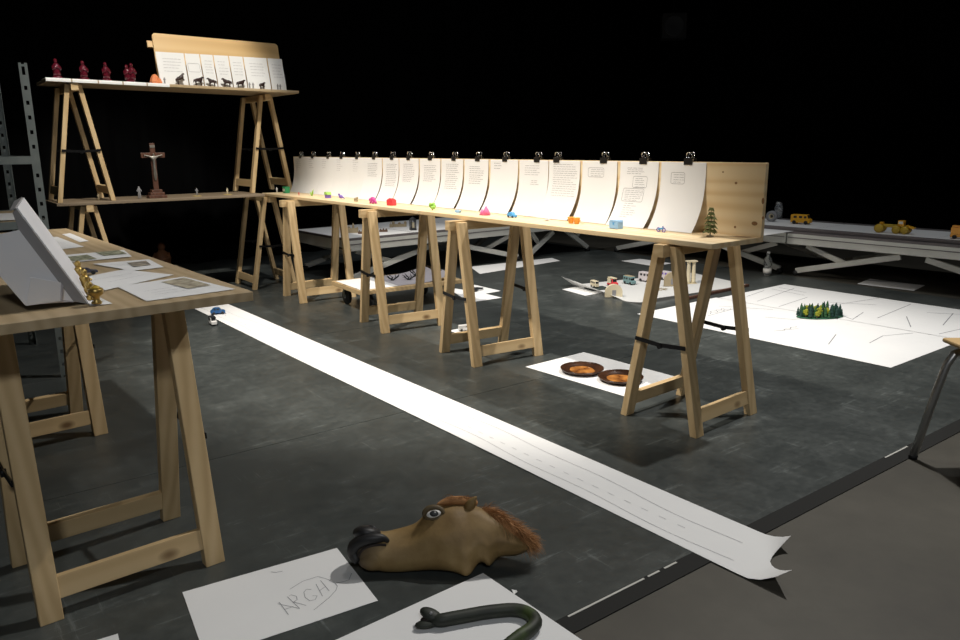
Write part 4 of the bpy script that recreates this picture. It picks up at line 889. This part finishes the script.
# ---------------------------------------------------------------- things on the left table
def ls_(label, px, seed, lines=None, dims=None): return flat_sheet('paper_sheet', label, 'paper sheet', px, ZL+.0004*seed % .002, seed=seed, lines=lines, dims=dims, group='sheets on the left table')
def pic(parent_label, px, mat, sheet, lift=.0028):
    c = [at(x, y, ZL+.003) for x, y in px]; loc = sheet.location
    v = [(p.x-loc.x, p.y-loc.y, lift) for p in c]; MB().quad(v).build('painted_picture', mat, sheet, False, 0, False)
s1 = ls_('sheet with a brownish landscape picture at the near right corner of the left table', [(117.5, 287.5), (184, 277), (235, 289.6), (146.7, 301.7)], 1, [[(.05+.02*q, .22+.004*math.sin(q*2)) for q in range(7)], [(.04, .15), (.16, .14)], [(.05, .19), (.15, .18)]], (.26, .30))
pic('', [(161, 282), (184, 277.5), (211, 285), (188, 288.5)], 'picture_c', s1)
s2 = ls_('large plain sheet in the middle of the left table, nearest the gold figures', [(82, 278), (124, 270), (174, 275), (105, 291)], 2, [[(.02, .10), (.20, .12)], [(.05, .2), (.2, .2)]], (.25, .32))
s3 = ls_('sheet with a grey building picture on the right side of the left table', [(92.5, 264.6), (149, 259.4), (164, 267.7), (132, 271)], 3, [[(.05, .05), (.12, .08)], [(.06, .09), (.14, .10)]], (.3, .22))
pic('', [(127, 263), (146, 261), (151, 265), (134, 267)], 'picture_b', s3)
s4 = ls_('sheet with two green landscape pictures across the middle of the left table', [(61, 256), (124, 250), (132, 257), (67.5, 263)], 4)
pic('', [(64, 257.5), (87, 255), (97, 259), (72, 261.5)], 'picture_a', s4); pic('', [(95, 252.5), (119, 250.5), (127, 254), (104, 256)], 'picture_a', s4)
s5 = ls_('small narrow sheet at the far right edge of the left table', [(62, 234.5), (70, 233.5), (89, 241.5), (80, 242.5)], 5)
s6 = ls_('sheet with curved pencil marks at the far left of the left table', [(46, 238.5), (57, 237), (84, 247), (57, 250)], 1, [[(.05, .05), (.1, .1), (.2, .12)]], (.3, .2)); s6['label'] = 'sheet at the far end of the left table beside the narrow sheet'
s7 = ls_('little white sheet under the gold figures at the table front', [(86, 299), (99, 297.5), (112.5, 304), (90, 306.5)], 2)
s8 = ls_('small sheet behind the folded card at the left picture edge', [(-16, 268), (6, 264), (12, 272), (-14, 277)], 3)
vehicle('toy_car', 'black toy car on the small sheet at the left picture edge', at(-1, 271, ZL+.004), 1.2, .05, 'car', 'dark_toy', 'grey_toy')
vehicle('toy_car', 'dark navy toy car on the large plain sheet near the gold figures', at(85.5, 274.5, ZL+.004), math.radians(35), .062, 'car', 'navy', 'dark_toy', None, .55)
# folded white card display
CP = at(88, 304.5, ZL); CN = E1
def cpt(x, y): return onp(x, y, CP, CN)
t = thing('folded_card', 'tall folded white card display leaning over at the near end of the left table', 'card display', (CP.x, CP.y, ZL), 0)
def slab(name, px, depth, mat, back=0.):
    q = [cpt(x, y)-E1*back for x, y in px]
    for p in q: p.z = max(p.z, ZL+.0008)
    n = len(q); v = [p-Vector((CP.x, CP.y, ZL)) for p in q]; v += [p-E1*depth for p in v]
    return MB().add(v, [tuple(range(n)), tuple(range(2*n-1, n-1, -1))]+[(i, i+n, (i+1) % n+n, (i+1) % n) for i in range(n)]).build(name, mat, t)
DV = Vector((math.cos(math.radians(118.3)), math.sin(math.radians(118.3)), 0))
def panel(name, pts, mat, th=.003):
    q = [p-Vector((CP.x, CP.y, ZL)) for p in pts]; n_ = (q[1]-q[0]).cross(q[2]-q[0]).normalized()*th; n = len(q)
    for p in q: p.z = max(p.z, .001)
    v = q+[p+n_ for p in q]
    return MB().add(v, [tuple(range(n)), tuple(range(2*n-1, n-1, -1))]+[(i, i+n, (i+1) % n+n, (i+1) % n) for i in range(n)]).build(name, mat, t)
ta, ba_ = cpt(16, 208.5), cpt(88, 305); ba_.z = ZL+.001
panel('leaning_panel', [ta, ba_, ba_+DV*.42, ta+DV*.42], 'card_white')
lf = cpt(5, 214)-ta
panel('top_flap', [ta, ta+DV*.42, ta+DV*.42+lf*.9, ta+lf*.5], 'card_shade')
slab('inner_panel', [(16, 208.7), (88, 305), (73.5, 301.5), (19, 230), (13, 213)], .003, 'card_shade', .003)  # shade of this face, turned from the light, is painted into its colour
slab('side_panel', [(-30, 241), (19, 230), (73.5, 301.5), (25, 305.2)], .003, 'card_white', -.002)
f1 = slab('easel_flap', [(25.5, 305), (30, 276.5), (60, 282), (61, 300)], .002, 'paper_grey', -.012)
f1.data.materials[0] = MAT['card_white']; f1['label'] = 'folded triangular flap at the base'
slab('flap_edge', [(60, 282), (62.5, 285), (61, 299), (73, 300.5), (72, 301.5), (59.5, 300)], .002, 'paper_grey', -.014)
# gold figures
def gold(label, px, h, kind):
    p = at(*px, ZL+.004); t = thing('gold_figurine', label, 'figurine', p, random.random()*3, 'gold figurines on the left table')
    if kind == 'cup': MB().lathe([(.011, 0), (.012, .003), (.007, .008), (.008, .016), (.016, .022), (.0165, .034), (.013, .036), (.002, .034)], 14).build('cup', 'gold', t, True); MB().ell((0, 0, .036), (.011, .011, .006), 10, 6).build('top', 'yellow_dark', t, True)
    else:
        MB().lathe([(.011, 0), (.012, .004), (.006, .010), (.009, .4*h), (.012, .62*h), (.006, .76*h)], 12).build('robe', 'gold', t, True); MB().ell((0, 0, .86*h), (.008, .008, .010), 10, 8).build('head', 'gold', t, True)
        MB().tube([(.010, 0, .6*h), (.016, -.006, .45*h), (.006, -.012, .5*h)], .004, 7).build('arm', 'gold', t, True)
gold('gold cup shaped figurine nearest the table edge', (97, 303.5), .03, 'cup'); gold('short gold figurine just behind the gold cup', (90.5, 299.5), .04, 'man')
gold('middle gold figurine leaning by the white card', (86, 291), .055, 'man'); gold('farthest gold figurine beside the dark toy car', (80, 283), .058, 'man')
# ---------------------------------------------------------------- metal rack
RK = Vector((-2.062, 3.69, 0)); rD = LD; rW = -E2
t = thing('metal_rack', 'grey perforated metal shelving rack behind the left table', 'rack', RK, 0)
rl_, rw_ = .86, .42
def upright(o, zt, name='upright'):
    mb = MB(); o = Vector(o)
    for ax in (rD, rW):
        s_ = 1 if o.dot(ax) < .1 else -1; a = ax*s_; wd = .042; c = Matrix.Rotation(math.atan2(a.y, a.x), 3, 'Z')
        for off in (.005, .029): mb.box(*(o+a*off+Vector((0, 0, zt/2))), .011, .0025, zt, c)
        z = .02
        while z < zt: mb.box(*(o+a*.017+Vector((0, 0, min(z+.012, zt-.006)))), .015, .0025, .048 if z+.03 < zt else .01, c); z += .066
    return mb.build(name, 'rack_metal', t)
for a, b_ in ((0, 0), (rl_, 0), (0, rw_), (rl_, rw_)): upright(rD*a+rW*b_, 1.495)
for z, mat, thk in ((1.06, None, 0), (.762, 'ply_top', .02)):
    for a, b_ in ((0, 1), (0, 0)):
        pass
    for p, q in ((rD*0, rD*rl_), (rW*rw_, rD*rl_+rW*rw_), (rD*0, rW*rw_), (rD*rl_, rD*rl_+rW*rw_)):
        p = p+Vector((0, 0, z)); q = q+Vector((0, 0, z)); MB().bar(p, q, .036, .003, (0, 0, 1)).build('shelf_rail', 'rack_metal', t)
    if mat:
        c = Matrix.Rotation(math.atan2(rD.y, rD.x), 3, 'Z'); ce_ = rD*rl_/2+rW*rw_/2; MB().box(ce_.x, ce_.y, z+.005, rl_-.02, rw_-.02, thk, c).build('shelf', mat, t)
c0 = RK+rD*.12+rW*.05; c0.z = .779
flat_sheet('paper_sheet', 'bright white sheet on the rack shelf at the left picture edge', 'paper sheet', None, .7775, world=[c0, c0+rD*.5, c0+rD*.5+rW*.3, c0+rW*.3], seed=81)
# ---------------------------------------------------------------- things on the back tables
# crucifix
def bpl(x, y, off, z): # foot of a pixel column on the line 'off' behind the front edge of the back tables
    p = onp(x, y, bt(0, off), BN); return Vector((p.x, p.y, z if z < 1.2 else z-ZU+zu(p)))
p = bpl(156.5, 193, .12, ZT+.001); t = thing('crucifix', 'wooden crucifix with silver figure standing on the dark lower back table', 'crucifix', p, BA)
for k, (w_, z) in enumerate(((.125, 0), (.10, .02), (.075, .04))): MB().box(0, 0, z+.010, w_, w_*.7, .02).build('base_step', 'red_wood', t, False, .002)
MB().box(0, 0, .225, .036, .020, .33).build('upright', 'red_wood', t, False, .002); MB().box(0, 0, .305, .165, .019, .036).build('crossbar', 'red_wood', t, False, .002); MB().box(0, -.012, .368, .034, .004, .020).build('plaque', 'silver', t)
skin('corpus', 'silver', [(0, -.018, .215), (0, -.018, .255), (0, -.018, .285), (0, -.02, .30), (0, -.024, .318), (.03, -.017, .298), (.066, -.015, .308), (-.03, -.017, .298), (-.066, -.015, .308), (.006, -.020, .17), (.002, -.016, .125), (-.006, -.020, .17), (-.002, -.016, .125)],
     [(0, 1), (1, 2), (2, 3), (3, 4), (2, 5), (5, 6), (2, 7), (7, 8), (0, 9), (9, 10), (0, 11), (11, 12)], [.011, .010, .012, .006, .010, .006, .004, .006, .004, .008, .005, .008, .005], t, 1)
figure('tiny_figure', 'small grey standing figurine left of the crucifix', bpl(139.5, 195, .10, ZT+.001), .095, 'grey_toy', BA)
figure('tiny_figure', 'small figurine on a round gold base, nearest right of the crucifix', bpl(197, 194.5, .08, ZT+.001), .065, 'grey_toy', BA, .033)
figure('tiny_figure', 'small figurine on a round gold base, close to the right trestle', bpl(227.5, 193.5, .08, ZT+.001), .055, 'cream', BA, .033)
figure('tiny_figure', 'tiny pale figurine under the left upper trestle', bpl(98.5, 197, .16, ZT+.001), .05, 'sand', BA)
p = at(163.5, 268, 0); t = thing('statuette', 'brown wooden statuette on the floor in the dark behind the left table', 'statuette', p, 0)
MB().lathe([(.075, 0), (.078, .02), (.07, .05), (.078, .09), (.06, .14), (.03, .165), (.028, .175)], 16).build('body', 'statue_brown', t, True); MB().ell((0, 0, .205), (.036, .036, .04), 14, 10).build('head', 'statue_brown', t, True)
for s in (-1, 1): MB().tube([(s*.055, 0, .14), (s*.075, -.02, .10), (s*.04, -.06, .085)], [.018, .016, .012], 8).build('arm', 'statue_brown', t, True)
# upper table: white strips over the front edge, figurines, leaning board with sheets and horses
def upx(x, y, off=-.02): return onp(x, y, bt(0, off), BN)
xs = [46, 72.5, 99, 123.5, 147.5, 170.5]
for k in range(5):
    t0 = (upx(xs[k], 82)-P0).dot(BD); t1 = (upx(xs[k+1]-.8, 86)-P0).dot(BD); c = bt(t0, -.02, ZU)
    def fs(u, v, t0=t0, t1=t1, c=c):
        L = v*.22; s = t0+(t1-t0)*u
        if L < .022: off, z = -.022, .0006-.022+L
        else: off, z = -.022+(L-.022), .0006
        p = bt(s, off, z); return Vector((p.x-c.x, p.y-c.y, p.z+zu(p)))
    o = grid_map('paper_strip', fs, 2, 20, 'paper'); o.location = (c.x, c.y, 0)
    tag(o, '%s white paper from the left folded over the front edge of the high back table' % ORD[k], 'paper sheet', 'papers folded over the high table edge')
def glassfig(label, px, h, two=False):
    p = bpl(px[0], px[1], .05, ZU+.0015); t = thing('red_figurine', label, 'figurine', p, BA, 'red glass figurines on the high table')
    MB().lathe([(.030, 0), (.031, .012), (.024, .018)], 14).build('base', 'red_glass', t, True)
    for dx, hh in (((-.014, h*.9), (.016, h)) if two else ((0, h),)):
        MB().lathe([(.020, .016), (.023, .3*hh), (.020, .5*hh), (.024, .65*hh), (.013, .78*hh), (.008, .80*hh)], 14, (dx, 0, 0)).build('robe', 'red_glass', t, True); MB().ell((dx-.002, 0, .89*hh), (.012, .013, .016), 12, 8).build('head', 'red_glass', t, True)
        for s in (-1, 1): MB().tube([(dx+s*.02, 0, .62*hh), (dx+s*.022, -.014, .48*hh), (dx, -.026, .58*hh)], [.008, .008, .005], 8).build('arm', 'red_glass', t, True)
    return t
glassfig('dark red figurine standing farthest left on the high back table', (57.5, 78), .125); glassfig('second red figurine from the left on the high back table', (84.5, 79.5), .122)
glassfig('third red figurine from the left on the high back table', (107, 81.5), .122); glassfig('red double figurine of two heads on the high back table', (130.5, 83), .128, True)
p = bpl(155.5, 84.5, .05, ZU+.0015); t = thing('amber_stone', 'small amber pointed stone beside the leaning board on the high table', 'stone', p, 0)
MB().lathe([(.032, 0), (.036, .015), (.026, .045), (.012, .062), (.002, .066)], 7).build('stone', 'amber', t); MB().lathe([(.018, 0), (.020, .01), (.010, .034), (.001, .038)], 6, (.034, -.01, 0)).build('chip', 'amber', t)
# leaning board
bo = .16
q = [onp(x, y, bt(0, bo+.06), BN) for x, y in ((152, 32.8), (278.5, 43))]
t0, t1 = (q[0]-P0).dot(BD), (q[1]-P0).dot(BD); ht = (q[0].z+q[1].z)/2-ZU; tw = t1-t0; c = bt(t0, bo, ZU+.0065); c.z = zu(c)+.0065
r_ = .025; poly = [(0, 0), (tw, 0)]
for cx_, cy_, a0 in ((tw-r_, ht-r_, 0), (r_, ht-r_, 90)):
    for k in range(5): a = math.radians(a0+22.5*k); poly.append((cx_+r_*math.cos(a), cy_+r_*math.sin(a)))
lean = math.atan2(.10, ht)
o = MB().prism(poly, 0, .018).build('leaning_board', 'beech', None, False, .002); o.location = (c.x, c.y, c.z); o.rotation_euler = (-lean, .016, BA)
tag(o, 'honey coloured wooden board with rounded corners leaning upright on the high table', 'board')
st_ = MB().bar((tw*.06, .02, ht*.85), (tw*.06, .14, .060), .05, .015, (1, 0, 0)).build('back_strut', 'beech', o)
st_ = MB().bar((-.035, .03, ht*.80), (tw*.2, .03, ht*.80), .045, .02, (0, 0, 1)).build('back_batten', 'beech', o)
ex = [156, 185.5, 201, 214.5, 230, 244.5, 268.5, 284]
for k in range(7):
    qa = onp(ex[k], 51.3+.06*(ex[k]-156), bt(0, .10), BN); qb = onp(ex[k+1]-1.0, 51.3+.06*(ex[k+1]-156), bt(0, .10), BN); s0, s1 = (qa-P0).dot(BD), (qb-P0).dot(BD); rr_ = bt((s0+s1)/2, .10, ZU); rr_.z = zu(rr_)+.0012; hh = (qa.z+qb.z)/2-rr_.z
    def fq(u, v, s0=s0, s1=s1, hh=hh, rr_=rr_):
        z = hh*(1-v); off = .072+.052*(1-v)**1.3+.004*math.sin(v*5)
        p = bt(s0+(s1-s0)*u, off, 0); return Vector((p.x-rr_.x, p.y-rr_.y, z+.001))
    o = grid_map('handwritten_sheet', fq, 3, 10, 'paper'); o.location = rr_; tag(o, '%s handwritten sheet from the left against the leaning board on the high table' % ORD[k], 'paper sheet', 'sheets on the leaning board')
    keep = CAMP; CAMP = CAMP-rr_; rnd = random.Random(300+k); W_ = s1-s0; ls = text_lines(rnd, W_*.2, W_*.85, hh*.2, hh*.62, .022)
    if k == 1: ls = bubble(.01, .07, W_*.9, .13)
    strokes('handwriting', fq, ls, o, 'pencil_faint', .0028, .002, W_, hh); CAMP = keep
def horse_fig(label, px, L, rz=0, rear=False, mat='figure_dark'):
    p = bpl(px[0], px[1], .035, ZU+.001); t = thing('horse_figure', label, 'figurine', p, BA+rz, 'small dark horse figures on the high table')
    a = .35 if rear else 0
    def R(x, z): x0 = -.25*L; return (x0+(x-x0)*math.cos(a)-(z-.5*L)*math.sin(a), 0, .5*L+(x-x0)*math.sin(a)+(z-.5*L)*math.cos(a))
    V = [R(-.25*L, .55*L), R(0, .53*L), R(.24*L, .56*L), R(.36*L, .72*L), R(.42*L, .84*L), R(.58*L, .74*L), R(-.38*L, .55*L), R(-.46*L, .3*L)]
    Rd = [.17*L, .16*L, .17*L, .13*L, .10*L, .06*L, .07*L, .04*L]; E_ = [(1, 0), (1, 2), (2, 3), (3, 4), (4, 5), (0, 6), (6, 7)]
    for i, (x, dx) in enumerate(((-.25, -.03), (-.25, .07), (.24, -.04), (.24, .08))):
        y = (.06 if i % 2 else -.06)*L; b_ = R(x*L, .40*L); n = len(V)
        fz = .01*L if not (rear and x > 0) else .45*L; fx = b_[0]+dx*L+(.12*L if rear and x > 0 else 0)
        V += [(b_[0], y, b_[2]), ((b_[0]+fx)/2+.02*L, y, (b_[2]+fz)/2), (fx, y, fz)]; Rd += [.085*L, .06*L, .05*L]; E_ += [(0 if x < 0 else 2, n), (n, n+1), (n+1, n+2)]
    V[0], V[1] = V[1], V[0]; Rd[0], Rd[1] = Rd[1], Rd[0]; sw = {0: 1, 1: 0}; E_ = [(sw.get(i, i), sw.get(j, j)) for i, j in E_]
    skin('body', mat, V, E_, Rd, t, 1)
    return t
horse_fig('rearing dark horse figure, leftmost on the high table', (181, 88.5), .075, 0, True); horse_fig('second dark horse figure from the left on the high table', (199, 89.5), .075)
horse_fig('third dark horse figure from the left, head low, on the high table', (213, 90), .070, math.pi); horse_fig('fourth dark horse figure from the left facing left on the high table', (228, 90.5), .075, math.pi)
horse_fig('fifth dark horse figure from the left on the high table', (241, 91), .070); horse_fig('dark horse figure farthest right on the high table', (262.5, 92), .062, 0.4)
for k, (x, n) in enumerate(((165.5, 1), (250, 2), (253.5, 2), (278, 3), (280.5, 3))):
    figure('tiny_figure', ['tiny dark upright figure left of the horse figures', 'left of two tiny upright figures between the horse figures', 'right of two tiny upright figures between the horse figures', 'left of two tiny upright figures at the right sheet end', 'right of two tiny upright figures at the right sheet end'][k], bpl(x, 90.5, .035, ZU+.001), .05, 'grey_toy', BA)
# ---------------------------------------------------------------- loudspeaker, pole and pipe in the dark
q = (cbc+RD*0+Vector((0, 0, 0)))
lpos = CAMP+ray(673, 27)*9.6
t = thing('loudspeaker', 'dark square loudspeaker hanging high in front of the black curtain', 'loudspeaker', (lpos.x, lpos.y, lpos.z-.15), -.1)
MB().box(0, 0, .15, .30, .24, .30).build('cabinet', 'rubber', t, False, .008); MB().lathe([(.02, 0), (.11, .012), (.125, .012), (.125, 0)], 24, (0, -.125, .15), Matrix.Rotation(math.pi/2, 3, 'X')).build('cone', 'dark_toy', t, True); MB().tube([(0, 0, .30), (0, 0, 5.6-lpos.z+.15)], .02, 8).build('hanger', 'black_metal', t)
pp = CAMP+ray(788, 150)*9.3
o = MB().tube([(0, 0, 0), (0, 0, 5.58)], .03, 12).build('pole', 'rubber'); one(o, 'thin dark vertical pole in front of the black curtain', 'pole', (pp.x, pp.y, 0))
